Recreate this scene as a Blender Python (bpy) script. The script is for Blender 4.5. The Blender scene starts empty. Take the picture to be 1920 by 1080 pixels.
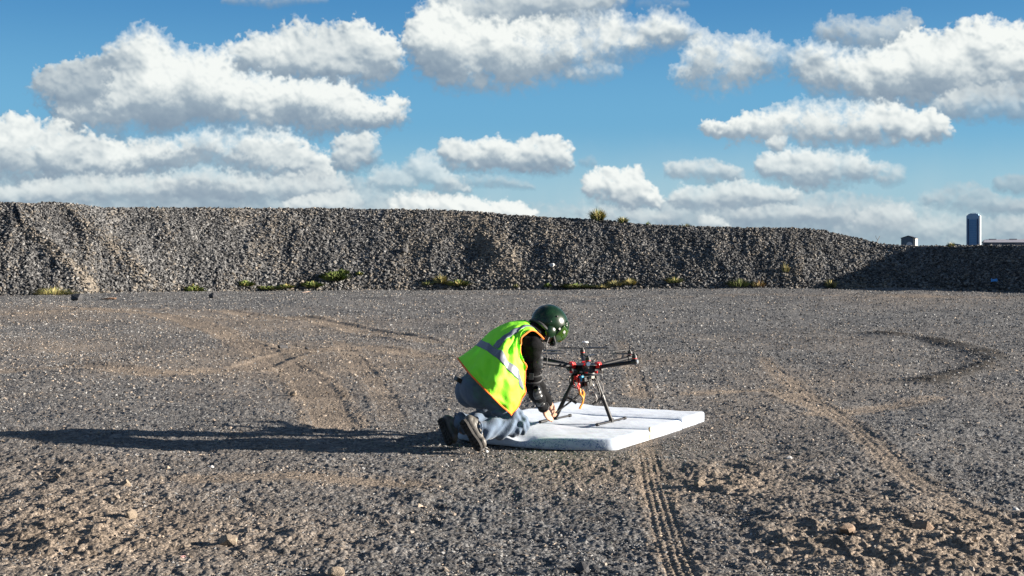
import bpy, bmesh, math, random
import numpy as np
from mathutils import Vector, Matrix, Euler, noise as mnoise
np.seterr(all="ignore")
R = math.radians
random.seed(7)
scene = bpy.context.scene
COL = scene.collection

# ------------------------------------------------------------------ camera, light, exposure
CAM_H = 1.5
FPX = 2667.0            # focal length in photo pixels (50 mm on a 36 mm frame, 1920 wide)
HORIZON = 465.0         # photo row of the horizon
cam_data = bpy.data.cameras.new('camera')
cam_data.lens = 50.0
cam_data.sensor_width = 36.0
cam_data.shift_y = -75.0 / 1920.0
cam_data.clip_start = 0.1
cam_data.clip_end = 12000.0
cam = bpy.data.objects.new('camera', cam_data)
cam.location = (0, 0, CAM_H)
cam.rotation_euler = (R(90), 0, 0)
COL.objects.link(cam)
scene.camera = cam

SUN_EL = R(12.3)
SUN_DIR = Vector((math.cos(SUN_EL) * 0.9988, -math.cos(SUN_EL) * 0.048, math.sin(SUN_EL)))   # towards the sun
sun_data = bpy.data.lights.new('sun', 'SUN')
sun_data.energy = 5.0
sun_data.angle = R(0.5)
sun_data.color = (1.0, 0.91, 0.79)
sun = bpy.data.objects.new('sun', sun_data)
sun.rotation_euler = SUN_DIR.to_track_quat('Z', 'Y').to_euler()
sun.location = (30, -2, 20)
COL.objects.link(sun)
EXPOSURE = 2.0
scene.view_settings.view_transform = 'Standard'
scene.view_settings.look = 'None'
scene.view_settings.gamma = 1.0
scene.view_settings.use_curve_mapping = False
scene.view_settings.exposure = EXPOSURE
scene.cycles.max_bounces = 6
scene.cycles.diffuse_bounces = 3
scene.cycles.transparent_max_bounces = 8

# ------------------------------------------------------------------ the clouds, computed as a map of brightness and cover
CS=0.7                       # texels per photo pixel
CX0,CX1,CY0,CY1=-520,2440,-760,500
def fft_noise(h,w,beta,seed,lo=0,aniso=1.0):
    rg=np.random.default_rng(seed)
    f=np.fft.rfft2(rg.standard_normal((h,w)))
    fy=np.fft.fftfreq(h)[:,None]*h*aniso; fx=np.fft.rfftfreq(w)[None,:]*h
    k=np.sqrt(fx*fx+fy*fy)+1e-6
    f*=k**(-beta)*(k>lo); f[0,0]=0
    n=np.fft.irfft2(f,s=(h,w)); return (n/n.std()).astype(np.float32)
def sst(a,b,x):
    t=np.clip((x-a)/(b-a),0,1); return t*t*(3-2*t)
# (top outline, bottom outline, opacity, brightness, base shade, front-softness)
CLOUDS=[
 # haze-low bank right
 ([(560,395),(760,372),(900,380),(1060,385),(1250,378),(1500,372),(1700,385),(1990,370),(2300,400)],[(560,500),(2300,500)],.42,.62,.75,2.2),
 ([(1230,372),(1400,355),(1500,350),(1640,365),(1720,385)],[(1230,420),(1500,430),(1720,425)],.55,.62,.6,1.8),
 ([(-250,345),(-80,330),(100,320),(300,316),(520,318),(650,335),(760,380)],[(-250,450),(100,470),(760,460)],.80,.62,.62,1.6),
 ([(410,-4),(470,-14),(560,-8),(610,0)],[(410,4),(500,11),(610,3)],.6,.6,.5,1.2),
 # top grey over the middle big
 ([(735,75),(760,45),(790,15),(820,-15),(900,-50),(1000,-60),(1120,-50),(1180,-20),(1190,0)],[(735,80),(820,90),(950,90),(1100,70),(1190,20)],.97,.72,.45,1.0),
 ([(1195,5),(1240,-6),(1290,8)],[(1195,18),(1250,25),(1290,14)],.6,.55,.5,1.3),
 # main mid big
 ([(735,68),(750,50),(775,35),(800,15),(840,12),(860,42),(960,44),(1050,40),(1120,44),(1160,36),(1180,60),(1205,70),(1240,34),(1280,50),(1310,80),(1330,95)],
  [(735,78),(770,120),(830,150),(900,158),(960,158),(1060,150),(1165,135),(1240,112),(1330,104)],.99,.98,.42,1.0),
 ([(1060,138),(1090,124),(1130,122),(1160,130),(1170,142)],[(1060,150),(1100,156),(1170,146)],.8,.85,.5,1.2),
 # left upper second: 400-735
 ([(400,95),(420,80),(450,68),(475,66),(485,78),(500,52),(530,38),(560,48),(600,50),(625,42),(650,34),(672,50),(700,60),(725,78),(738,110)],
  [(400,140),(480,145),(560,152),(640,155),(700,152),(738,125)],.98,.86,.5,1.1),
 # left main
 ([(60,140),(90,118),(130,110),(170,108),(190,98),(215,85),(235,66),(262,62),(285,72),(300,92),(330,98),(395,98),(402,135),(450,142),(500,150),(560,155),(640,158),(665,185),(700,190),(720,178),(745,205)],
  [(60,145),(95,160),(130,230),(240,258),(360,262),(480,250),(600,245),(680,235),(745,212)],.98,.97,.30,1.0),
 ([(60,140),(90,116),(140,108),(185,104),(200,115),(210,150)],[(60,146),(100,170),(140,200),(210,190)],.75,.42,.4,1.3),
 # left low bank 1
 ([(-60,190),(0,215),(15,198),(40,196),(62,210),(80,235),(100,215),(120,215),(130,240),(190,255),(220,268),(320,270),(350,262),(400,258),(480,256),(505,252),(540,268),(572,290),(580,280),(592,310),(600,320)],
  [(-60,320),(60,325),(200,330),(350,322),(500,330),(600,328)],.95,.92,.42,1.1),
 ([(600,290),(612,258),(640,250),(680,248),(697,262),(698,290)],[(600,305),(640,320),(698,305)],.93,.85,.4,1.1),
 # left low bank 2
 ([(-80,350),(20,345),(100,330),(160,325),(260,330),(380,330),(500,328),(560,320),(620,322),(645,335)],
  [(-80,380),(100,385),(400,380),(560,372),(645,360)],.80,.80,.50,1.3),
 ([(520,378),(560,365),(610,358),(640,352),(668,370)],[(520,400),(668,400)],.9,.86,.6,1.2),
 ([(712,376),(740,362),(790,362),(830,364),(870,366),(900,380),(912,385),(930,375),(960,378),(985,385),(1002,405)],[(712,420),(1002,420)],.97,.97,.7,1.0),
 # mid small cumulus
 ([(670,330),(700,315),(735,318),(755,300),(770,287),(800,284),(815,310),(845,335),(870,350)],
  [(670,352),(740,362),(820,360),(870,358)],.85,.86,.5,1.2),
 ([(808,275),(822,258),(850,262),(880,268),(905,260),(925,255),(960,268),(1000,254),(1040,252),(1062,268),(1075,300)],
  [(808,300),(860,318),(960,320),(1075,314)],.95,.90,.5,1.05),
 ([(1090,335),(1110,318),(1150,308),(1165,315),(1190,308),(1212,314),(1222,345),(1245,370)],
  [(1075,350),(1120,380),(1180,388),(1245,380)],.97,.96,.6,1.0),
 # right-of-centre
 ([(1265,160),(1300,130),(1305,90),(1330,75),(1370,85),(1420,75),(1450,92),(1475,105),(1480,135)],
  [(1265,166),(1330,178),(1400,175),(1480,155)],.98,.93,.45,1.05),
 ([(1535,70),(1550,48),(1580,35),(1610,42),(1640,45),(1680,28),(1710,22),(1737,40),(1735,62)],
  [(1535,85),(1580,102),(1650,105),(1735,80)],.92,.62,.5,1.1),
 ([(1478,125),(1510,105),(1540,98),(1600,110),(1660,98),(1705,75),(1720,55),(1760,62),(1800,60),(1820,38),(1850,32),(1900,48),(1990,30),(2080,50)],
  [(1478,140),(1520,182),(1600,196),(1700,192),(1800,180),(1920,165),(2080,150)],.99,.96,.40,1.0),
 ([(1750,190),(1790,172),(1850,158),(1920,150),(2060,140)],[(1750,205),(1820,222),(1920,218),(2060,215)],.9,.72,.45,1.2),
 ([(1325,222),(1370,228),(1400,212),(1430,218),(1480,205),(1510,198),(1580,202),(1650,192),(1700,195),(1730,215),(1750,205),(1780,215),(1795,240)],
  [(1325,238),(1380,255),(1480,272),(1560,278),(1680,270),(1795,258)],.98,.95,.48,1.0),
 ([(1250,310),(1290,300),(1330,296),(1370,305),(1400,315)],[(1250,328),(1330,340),(1400,332)],.7,.75,.55,1.3),
 ([(1420,300),(1440,285),(1480,282),(1560,284),(1620,290),(1650,312)],[(1420,322),(1500,345),(1580,345),(1650,330)],.85,.85,.55,1.2),
 ([(1640,315),(1660,305),(1690,312),(1702,325)],[(1640,338),(1670,348),(1702,340)],.85,.8,.6,1.2),
 ([(1255,365),(1290,345),(1320,348),(1360,340),(1400,330),(1440,345),(1500,352)],[(1255,380),(1350,385),(1500,372)],.78,.82,.6,1.3),
 ([(1600,400),(1640,385),(1670,376),(1700,388),(1722,405)],[(1600,425),(1670,430),(1722,422)],.72,.8,.6,1.3),
 ([(1310,402),(1335,398),(1370,415)],[(1310,425),(1370,428)],.8,.85,.7,1.3),
 ([(1725,370),(1755,362),(1780,348),(1830,342),(1880,365),(1960,372)],[(1725,382),(1830,398),(1960,392)],.65,.62,.55,1.3),
 ([(1865,335),(1890,322),(1920,325),(1980,330)],[(1865,350),(1920,360),(1980,352)],.6,.55,.55,1.3),
 ([(1095,395),(1130,385),(1200,388),(1260,400)],[(1095,420),(1260,420)],.45,.7,.7,1.6),
 ([(1370,392),(1420,380),(1480,378),(1530,384),(1600,392)],[(1370,412),(1600,415)],.5,.72,.6,1.5),
 ([(1560,415),(1610,400),(1640,402),(1700,412),(1770,405),(1850,410),(1960,400)],[(1560,450),(1960,450)],.45,.66,.7,1.6),
 ([(1085,300),(1110,290),(1122,305)],[(1085,306),(1122,310)],.25,.5,.6,1.8),
 ([(820,335),(860,326),(940,330),(1000,345)],[(820,348),(1000,352)],.35,.6,.6,1.6),
 ([(1438,268),(1455,254),(1478,262)],[(1438,276),(1460,284),(1478,274)],.9,.8,.7,1.1),
]
def to_sky(p):
    # rows and columns of the photograph to azimuth and elevation
    p=np.array(p,float); x=p[:,0]-960; y=465-p[:,1]
    el=np.where(y<600,np.arctan(y/np.sqrt(2667.**2+np.clip(x,-1200,1200)**2)),y/2667.)
    return np.stack([960+2667*np.arctan(x/2667),465-2667*el],1)
def make_clouds():
    W=int((CX1-CX0)*CS); H=int((CY1-CY0)*CS)
    n1=fft_noise(H,W,1.7,1); n2=fft_noise(H,W,1.7,2); n3=fft_noise(H,W,1.25,3,6); n4=fft_noise(H,W,1.6,4,3)
    nb=fft_noise(H,W,1.7,5,2,2.2); n5=fft_noise(H,W,1.5,7,34); n6=fft_noise(H,W,1.5,8,34)
    shade=np.zeros((H,W),np.float32); alpha=np.zeros((H,W),np.float32)
    rg=np.random.default_rng(11)
    cl=list(CLOUDS)
    # beyond the frame: same kind of sky carried on
    extra=[]
    for i in range(30):
        cx=rg.uniform(CX0,CX1); cy=rg.uniform(CY0+40,-110); w=rg.uniform(140,460); h=w*rg.uniform(.2,.34)
        xs=np.linspace(cx-w/2,cx+w/2,9); tt=np.linspace(-1,1,9)
        top=[(x,cy-h*.75*np.sqrt(max(0,1-t*t))+rg.uniform(-.14,.14)*h) for x,t in zip(xs,tt)]
        bot=[(x,cy+h*.3*np.sqrt(max(0,1-t*t))) for x,t in zip(xs,tt)]
        extra.append((top,bot,.97,rg.uniform(.8,.96),.42,1.05))
    for s in (-1,1):
        for i in range(9):
            cx=(-300 if s<0 else 2240)+rg.uniform(-170,170); cy=rg.uniform(60,400); w=rg.uniform(120,380)*(1-cy/900); h=w*rg.uniform(.2,.3)
            xs=np.linspace(cx-w/2,cx+w/2,9); tt=np.linspace(-1,1,9)
            top=[(x,cy-h*.75*np.sqrt(max(0,1-t*t))+rg.uniform(-.14,.14)*h) for x,t in zip(xs,tt)]
            bot=[(x,cy+h*.3*np.sqrt(max(0,1-t*t))) for x,t in zip(xs,tt)]
            extra.append((top,bot,.9,.88,.45,1.1))
    for top,bot,op,br,base,soft in extra+cl:
        top=np.array(top,float); bot=np.array(bot,float)
        gr=.05*(bot[:,1].max()-top[:,1].min())+1.5
        top[:,1]-=gr; bot[:,1]+=gr*1.2; xm=(top[0,0]+top[-1,0])/2; kx=1+.3*gr/(top[-1,0]-top[0,0])
        top[:,0]=xm+(top[:,0]-xm)*kx; bot[:,0]=xm+(bot[:,0]-xm)*kx
        top=to_sky(top); bot=to_sky(bot)
        x0=top[0,0];x1=top[-1,0]; ytop=top[:,1].min(); ybot=bot[:,1].max(); h=ybot-ytop
        pad=30
        ix0=max(0,int((x0-pad-CX0)*CS)); ix1=min(W,int((x1+pad-CX0)*CS)); iy0=max(0,int((ytop-pad-CY0)*CS)); iy1=min(H,int((ybot+pad-CY0)*CS))
        if ix1-ix0<4 or iy1-iy0<4: continue
        X=(np.arange(ix0,ix1)/CS+CX0)[None,:].astype(np.float32); Y=(np.arange(iy0,iy1)/CS+CY0)[:,None].astype(np.float32)
        sl=(slice(iy0,iy1),slice(ix0,ix1))
        wa=min(15,h*.12)
        fa=.5+.6*np.clip(nb[sl],-.6,1.5); ma=min(3.6,h*.03); Xw=X+wa*n1[sl]+fa*n3[sl]+ma*n6[sl]; Yw=Y+wa*.7*n2[sl]+fa*np.roll(n3,97,1)[sl]+ma*n5[sl]
        tp=np.interp(Xw.ravel(),top[:,0],top[:,1]).reshape(Xw.shape).astype(np.float32); bt=np.interp(Xw.ravel(),bot[:,0],bot[:,1]).reshape(Xw.shape).astype(np.float32)
        th=np.maximum(bt-tp,1)
        T=(Yw-tp)/th
        # puffs
        D=np.full(Xw.shape,-99,np.float32); Hh=np.full(Xw.shape,-50,np.float32)
        area=np.trapz(np.interp(np.linspace(x0,x1,60),bot[:,0],bot[:,1])-np.interp(np.linspace(x0,x1,60),top[:,0],top[:,1]),np.linspace(x0,x1,60))
        for lvl,(rf,dens) in enumerate(((.30,2.4),(.17,3.0),(.10,2.6),(.06,1.2))):
            rm=max(h*rf,3.0); n=int(min(1500,dens*area/(rm*rm)*1.0))
            px=rg.uniform(x0,x1,n); tpx=np.interp(px,top[:,0],top[:,1]); btx=np.interp(px,bot[:,0],bot[:,1]); thx=np.maximum(btx-tpx,1)*1.10
            r=np.minimum(rm*rg.uniform(.6,1.15,n),thx*.52)
            if lvl: v=rg.uniform(0,1,n)**1.7
            else: v=rg.uniform(0,1,n)
            py=tpx+r*.92+v*np.maximum(thx-1.7*r,0)
            sid=np.minimum(px-x0,x1-px); ok=sid>r*.75
            zc=np.sqrt(np.clip(1-(2*v-1)**2,0,1))*h*.22*(.5+.5*np.clip(sid/(h*.8),0,1))
            for k in np.nonzero(ok)[0]:
                a=max(0,int((px[k]-r[k]-wa*4-CX0)*CS)-ix0); b=min(ix1-ix0,int((px[k]+r[k]+wa*4-CX0)*CS)-ix0+1)
                c=max(0,int((py[k]-r[k]-wa*4-CY0)*CS)-iy0); d=min(iy1-iy0,int((py[k]+r[k]+wa*4-CY0)*CS)-iy0+1)
                if b<=a or d<=c: continue
                dd=(Xw[c:d,a:b]-px[k])**2+((Yw[c:d,a:b]-py[k])*1.15)**2
                q=r[k]*r[k]-dd
                np.maximum(D[c:d,a:b],np.where(q>0,r[k]-np.sqrt(np.maximum(dd,0)),-99),out=D[c:d,a:b])
                np.maximum(Hh[c:d,a:b],np.where(q>0,zc[k]+np.sqrt(np.maximum(q,0))*.8,-50),out=Hh[c:d,a:b])
        Hh=np.maximum(Hh,0)
        Hh=Hh+.35*n3[sl]+.05*h*n4[sl]
        def blur(a,s):
            s=max(1,int(s)); k=np.ones(2*s+1)/(2*s+1)
            for _ in range(2):
                a=np.apply_along_axis(lambda m:np.convolve(np.pad(m,s,mode='edge'),k,'valid'),0,a)
                a=np.apply_along_axis(lambda m:np.convolve(np.pad(m,s,mode='edge'),k,'valid'),1,a)
            return a
        Hs=blur(Hh,1.8); Hb=blur(Hh,max(2,h*.05*CS))
        def lam(A,g):
            gy,gx=np.gradient(A*CS*g); nz=1/np.sqrt(1+gx*gx+gy*gy)
            return (.22*-gx*nz+ .68*gy*nz+.62*nz)
        Lm=.42*lam(Hs,.6)+.58*lam(Hb,1.5)
        ao=np.clip((Hs-Hb)/(h*.05),-1,1)
        g=1-(1-base*(.93+.12*np.clip(n1[sl],-1,1)))*sst(.36,1.02,T+.13*nb[sl]+.07*n4[sl])
        s=br*(g*(.50+.62*np.clip(Lm+.02,0,1))+.09*ao*g)+.04*n4[sl]+.05*nb[sl]*br
        s=np.clip(s,0,1.05)
        e=D+(.45+.5*np.clip(n2[sl],-.8,1.5))*n3[sl]
        sf=(2.4+h*.034)*soft*(1+1.1*np.clip(n2[sl],0,2))+ h*.10*soft*sst(.6,1.05,T)
        a=sst(-0.4*sf,1.5*sf,e)
        a=a*(1-.85*sst(.98,1.22,T+.12*nb[sl]))
        if op<.93: a=a*(.72+.28*sst(-1,1,nb[sl]))
        a=(a*op**.55).astype(np.float32)
        A0=alpha[sl]; S0=shade[sl]
        an=a+A0*(1-a)
        shade[sl]=np.where(an>1e-4,(s*a+S0*A0*(1-a))/np.maximum(an,1e-4),0); alpha[sl]=an
    yy=(np.arange(H)/CS+CY0)[:,None]
    hz=(.42*sst(250,470,yy+14*nb+10*n1)*(.75+.25*sst(-1,1,n2))).astype(np.float32)
    an=alpha+hz*(1-alpha); sh=.66+.03*nb
    shade=np.where(an>1e-4,(shade*alpha+sh*hz*(1-alpha))/np.maximum(an,1e-4),0)
    shade=shade*(1-.10*hz)+.66*.10*hz
    return shade.astype(np.float32),an


def build_world():
    shade, alpha = make_clouds()
    h, w = shade.shape
    img = bpy.data.images.new('cloud_map', w, h, alpha=True, float_buffer=False)
    img.colorspace_settings.name = 'Non-Color'
    px = np.ones((h, w, 4), np.float32)
    px[..., 0] = np.clip(shade[::-1], 0, 1)
    px[..., 1] = np.clip(alpha[::-1], 0, 1)
    px[..., 2] = 0
    img.pixels.foreach_set(px.ravel())
    img.update(); img.pack()
    wd = bpy.data.worlds.new('World'); scene.world = wd; wd.use_nodes = True
    nt = wd.node_tree; N = nt.nodes; L = nt.links
    N.clear()
    def mth(op, a, b=None, c=None, clamp=False):
        n = N.new('ShaderNodeMath'); n.operation = op; n.use_clamp = clamp
        for i, v in enumerate((a, b, c)):
            if v is None: continue
            if isinstance(v, (int, float)): n.inputs[i].default_value = v
            else: L.new(v, n.inputs[i])
        return n.outputs[0]
    out = N.new('ShaderNodeOutputWorld'); bg = N.new('ShaderNodeBackground')
    sky = N.new('ShaderNodeTexSky'); sky.sky_type = 'NISHITA'; sky.sun_disc = False
    sky.sun_elevation = SUN_EL
    sky.sun_rotation = math.atan2(SUN_DIR.x, SUN_DIR.y)
    sky.altitude = 300; sky.air_density = 1.0; sky.dust_density = 0.3; sky.ozone_density = 2.5
    tc = N.new('ShaderNodeTexCoord'); sp = N.new('ShaderNodeSeparateXYZ')
    L.new(tc.outputs['Generated'], sp.inputs[0])
    az = mth('ARCTAN2', sp.outputs[0], sp.outputs[1])
    el = mth('ARCSINE', sp.outputs[2])
    q = mth('MAXIMUM', mth('SUBTRACT', el, 0.175), 0.0)
    up = mth('MULTIPLY', mth('SUBTRACT', 1.0, mth('EXPONENT', mth('MULTIPLY', q, -FPX / 740.0))), 740.0 / FPX)
    e2 = mth('ADD', mth('MINIMUM', el, 0.175), up)
    u = mth('DIVIDE', mth('ADD', mth('MULTIPLY', az, FPX), 960.0 - CX0), float(CX1 - CX0))
    v = mth('SUBTRACT', 1.0, mth('DIVIDE', mth('SUBTRACT', HORIZON - CY0, mth('MULTIPLY', e2, FPX)), float(CY1 - CY0)))
    cb = N.new('ShaderNodeCombineXYZ'); L.new(u, cb.inputs[0]); L.new(v, cb.inputs[1])
    im = N.new('ShaderNodeTexImage'); im.image = img; im.extension = 'MIRROR'; im.interpolation = 'Cubic'
    L.new(cb.outputs[0], im.inputs[0])
    si = N.new('ShaderNodeSeparateColor'); L.new(im.outputs[0], si.inputs[0])
    # clear sky: the Nishita sky with the photograph's cooler white balance
    tint = N.new('ShaderNodeMix'); tint.data_type = 'RGBA'; tint.blend_type = 'MULTIPLY'; tint.inputs[0].default_value = 1.0
    L.new(sky.outputs[0], tint.inputs[6]); tint.inputs[7].default_value = SKY_TINT
    gr = N.new('ShaderNodeValToRGB'); g = gr.color_ramp; g.interpolation = 'EASE'
    stops = [(0, (.30, .50, .63)), (.035, (.235, .455, .64)), (.09, (.102, .328, .59)), (.19, (.026, .180, .455)), (.35, (.014, .125, .34)), (.6, (.010, .09, .27)), (1, (.008, .06, .20))]
    g.elements[0].position = 0; g.elements[0].color = (*stops[0][1], 1); g.elements[1].position = 1; g.elements[1].color = (*stops[-1][1], 1)
    for p, c in stops[1:-1]:
        e = g.elements.new(p); e.color = (*c, 1)
    L.new(mth('MAXIMUM', sp.outputs[2], 0.0), gr.inputs[0])
    gk = N.new('ShaderNodeMix'); gk.data_type = 'RGBA'; gk.blend_type = 'MULTIPLY'; gk.inputs[0].default_value = 1.0
    L.new(gr.outputs[0], gk.inputs[6]); k = SKY_GAIN; gk.inputs[7].default_value = (k, k, k, 1)
    hs = N.new('ShaderNodeMix'); hs.data_type = 'RGBA'; hs.inputs[0].default_value = .86
    L.new(tint.outputs[2], hs.inputs[6]); L.new(gk.outputs[2], hs.inputs[7])
    cc = N.new('ShaderNodeValToRGB')
    cr = cc.color_ramp; cr.interpolation = 'LINEAR'
    cr.elements[0].position = 0.0; cr.elements[0].color = (.16, .24, .34, 1)
    cr.elements[1].position = 1.0; cr.elements[1].color = (.90, .93, .90, 1)
    e = cr.elements.new(.45); e.color = (.34, .42, .49, 1)
    e = cr.elements.new(.75); e.color = (.66, .715, .725, 1)
    L.new(si.outputs[0], cc.inputs[0])
    cm = N.new('ShaderNodeMix'); cm.data_type = 'RGBA'; cm.blend_type = 'MULTIPLY'; cm.inputs[0].default_value = 1.0
    L.new(cc.outputs[0], cm.inputs[6]); k = CLOUD_GAIN; cm.inputs[7].default_value = (k, k, k, 1)
    mx = N.new('ShaderNodeMix'); mx.data_type = 'RGBA'
    L.new(si.outputs[1], mx.inputs[0]); L.new(hs.outputs[2], mx.inputs[6]); L.new(cm.outputs[2], mx.inputs[7])
    L.new(mx.outputs[2], bg.inputs[0]); bg.inputs[1].default_value = SKY_STRENGTH
    L.new(bg.outputs[0], out.inputs[0])
    wd.cycles.sampling_method = 'MANUAL'; wd.cycles.sample_map_resolution = 1024
SKY_STRENGTH = 0.07
SKY_TINT = (0.78, 1.0, 1.0, 1)
SKY_GAIN = 1.0 / (2 ** EXPOSURE) / SKY_STRENGTH
CLOUD_GAIN = 1.03 / (2 ** EXPOSURE) / SKY_STRENGTH
build_world()

# ------------------------------------------------------------------ general helpers
def P(px, py, Y):
    """the point of the place that lies Y metres in front of the camera position on the photo's sight line px, py"""
    return Vector(((px - 960.0) / FPX * Y, Y, CAM_H - (py - HORIZON) / FPX * Y))
def G(px, py):
    Y = CAM_H * FPX / (py - HORIZON)
    return ((px - 960.0) / FPX * Y, Y)

def tag(o, label=None, cat=None, group=None, kind=None):
    if label: o['label'] = label
    if cat: o['category'] = cat
    if group: o['group'] = group
    if kind: o['kind'] = kind
    return o
def empty(name, loc=(0, 0, 0), rz=0.0):
    o = bpy.data.objects.new(name, None); COL.objects.link(o)
    o.location = loc; o.rotation_euler = (0, 0, rz); o.empty_display_size = .1
    return o
def link(name, me, mat=None, parent=None, smooth=False):
    if mat is not None and not me.materials: me.materials.append(mat)
    if smooth: me.polygons.foreach_set('use_smooth', [True] * len(me.polygons))
    o = bpy.data.objects.new(name, me); COL.objects.link(o)
    if parent is not None:
        o.parent = parent
        pm = parent_world(parent)
        o.matrix_parent_inverse = pm.inverted()
    return o
def parent_world(o):
    m = Matrix.LocRotScale(o.location, o.rotation_euler, o.scale)
    if o.parent is not None:
        m = parent_world(o.parent) @ o.matrix_parent_inverse @ m
    return m
def np_mesh(name, verts, faces, nside=4):
    me = bpy.data.meshes.new(name)
    verts = np.asarray(verts, np.float32); faces = np.asarray(faces, np.int32)
    me.vertices.add(len(verts)); me.vertices.foreach_set('co', verts.ravel())
    me.loops.add(faces.size); me.loops.foreach_set('vertex_index', faces.ravel())
    me.polygons.add(len(faces)); me.polygons.foreach_set('loop_start', np.arange(len(faces), dtype=np.int32) * nside)
    me.update(calc_edges=True)
    return me
def bm_mesh(name, bm):
    me = bpy.data.meshes.new(name); bm.to_mesh(me); bm.free(); return me

class MB:
    """collects shapes in world coordinates and links them as one mesh object"""
    def __init__(s): s.bm = bmesh.new()
    def box(s, c, size, rot=None, bev=0.0):
        m = Matrix.Translation(Vector(c)) @ (rot.to_4x4() if rot is not None else Matrix.Identity(4)) @ Matrix.Diagonal((*size, 1))
        r = bmesh.ops.create_cube(s.bm, size=1.0, matrix=m)
        if bev > 0:
            es = list({e for v in r['verts'] for e in v.link_edges})
            bmesh.ops.bevel(s.bm, geom=es, offset=bev, segments=2, affect='EDGES', profile=.5)
        return s
    def tube(s, a, b, r0, r1=None, seg=12, caps=True):
        a = Vector(a); b = Vector(b); r1 = r0 if r1 is None else r1
        d = b - a; q = d.to_track_quat('Z', 'Y').to_matrix().to_4x4()
        m = Matrix.Translation((a + b) / 2) @ q
        bmesh.ops.create_cone(s.bm, cap_ends=caps, segments=seg, radius1=r0, radius2=r1, depth=d.length, matrix=m)
        return s
    def ball(s, c, r, rot=None, u=16, v=10):
        r = r if isinstance(r, (tuple, list, Vector)) else (r, r, r)
        m = Matrix.Translation(Vector(c)) @ (rot.to_4x4() if rot is not None else Matrix.Identity(4)) @ Matrix.Diagonal((*r, 1))
        bmesh.ops.create_uvsphere(s.bm, u_segments=u, v_segments=v, radius=1.0, matrix=m)
        return s
    def path(s, pts, r, seg=6, sub=6):
        pts = [Vector(p) for p in pts]
        cur = spline(pts, sub)
        rings = []
        for i, p in enumerate(cur):
            d = (cur[min(i + 1, len(cur) - 1)] - cur[max(i - 1, 0)]).normalized()
            up = Vector((0, 0, 1)) if abs(d.z) < .95 else Vector((1, 0, 0))
            x = d.cross(up).normalized(); y = d.cross(x).normalized()
            rr = r(i / (len(cur) - 1)) if callable(r) else r
            rings.append([s.bm.verts.new(p + (x * math.cos(t) + y * math.sin(t)) * rr) for t in [2 * math.pi * k / seg for k in range(seg)]])
        for a, b in zip(rings, rings[1:]):
            for k in range(seg): s.bm.faces.new((a[k], a[(k + 1) % seg], b[(k + 1) % seg], b[k]))
        s.bm.faces.new(rings[0][::-1]); s.bm.faces.new(rings[-1])
        return s
    def poly(s, pts, ext):
        a = [s.bm.verts.new(Vector(p)) for p in pts]; b = [s.bm.verts.new(Vector(p) + Vector(ext)) for p in pts]
        n = len(a); s.bm.faces.new(a[::-1]); s.bm.faces.new(b)
        for k in range(n): s.bm.faces.new((a[k], a[(k + 1) % n], b[(k + 1) % n], b[k]))
        return s
    def build(s, name, mat, parent=None, smooth=False):
        bmesh.ops.recalc_face_normals(s.bm, faces=s.bm.faces)
        me = bm_mesh(name, s.bm)
        o = link(name, me, mat, parent)
        if smooth:
            me.polygons.foreach_set('use_smooth', [True] * len(me.polygons))
            me.set_sharp_from_angle(angle=R(38))
        return o
def spline(pts, sub=6):
    out = []
    n = len(pts)
    for i in range(n - 1):
        p0 = pts[max(i - 1, 0)]; p1 = pts[i]; p2 = pts[i + 1]; p3 = pts[min(i + 2, n - 1)]
        for k in range(sub):
            t = k / sub
            out.append(.5 * ((2 * p1) + (p2 - p0) * t + (2 * p0 - 5 * p1 + 4 * p2 - p3) * t * t + (3 * p1 - p0 - 3 * p2 + p3) * t ** 3))
    out.append(pts[-1]); return out

# value noise on arrays
def _hash(ix, iy, seed):
    n = (ix.astype(np.int64) * 374761393 + iy.astype(np.int64) * 668265263 + seed * 974634777) & 0xffffffff
    n = ((n ^ (n >> 13)) * 1274126177) & 0xffffffff
    n = (n ^ (n >> 16)) & 0xffffffff
    return (n & 0xffffff).astype(np.float32) / 16777215.0
def vnoise(x, y, seed=0):
    ix = np.floor(x); iy = np.floor(y); fx = (x - ix).astype(np.float32); fy = (y - iy).astype(np.float32)
    fx = fx * fx * fx * (fx * (fx * 6 - 15) + 10); fy = fy * fy * fy * (fy * (fy * 6 - 15) + 10)
    a = _hash(ix, iy, seed); b = _hash(ix + 1, iy, seed); c = _hash(ix, iy + 1, seed); d = _hash(ix + 1, iy + 1, seed)
    return (a + (b - a) * fx) * (1 - fy) + (c + (d - c) * fx) * fy
def fbm(x, y, seed=0, octv=4, gain=.5):
    s = 0; a = 1.0; t = 0
    for o in range(octv):
        s = s + a * (vnoise(x * 2 ** o + 17.3 * o, y * 2 ** o - 9.1 * o, seed + o) - .5); t += a; a *= gain
    return s / t * 2        # about -1..1
def cellbump(x, y, seed=0):
    """rounded pebbles: 1 at a cell's middle, 0 at its rim"""
    ix = np.floor(x); iy = np.floor(y); best = np.full(x.shape, 9., np.float32)
    for dx in (-1, 0, 1):
        for dy in (-1, 0, 1):
            cx = ix + dx; cy = iy + dy
            px = cx + .15 + .7 * _hash(cx, cy, seed); py = cy + .15 + .7 * _hash(cx, cy, seed + 5)
            rr = .55 + .9 * _hash(cx, cy, seed + 9)
            d = ((px - x) ** 2 + (py - y) ** 2) / (rr * rr)
            best = np.minimum(best, d)
    return np.clip(1 - best * 1.9, 0, 1) ** .6
def sstep(a, b, x):
    t = np.clip((x - a) / (b - a), 0, 1); return t * t * (3 - 2 * t)

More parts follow.
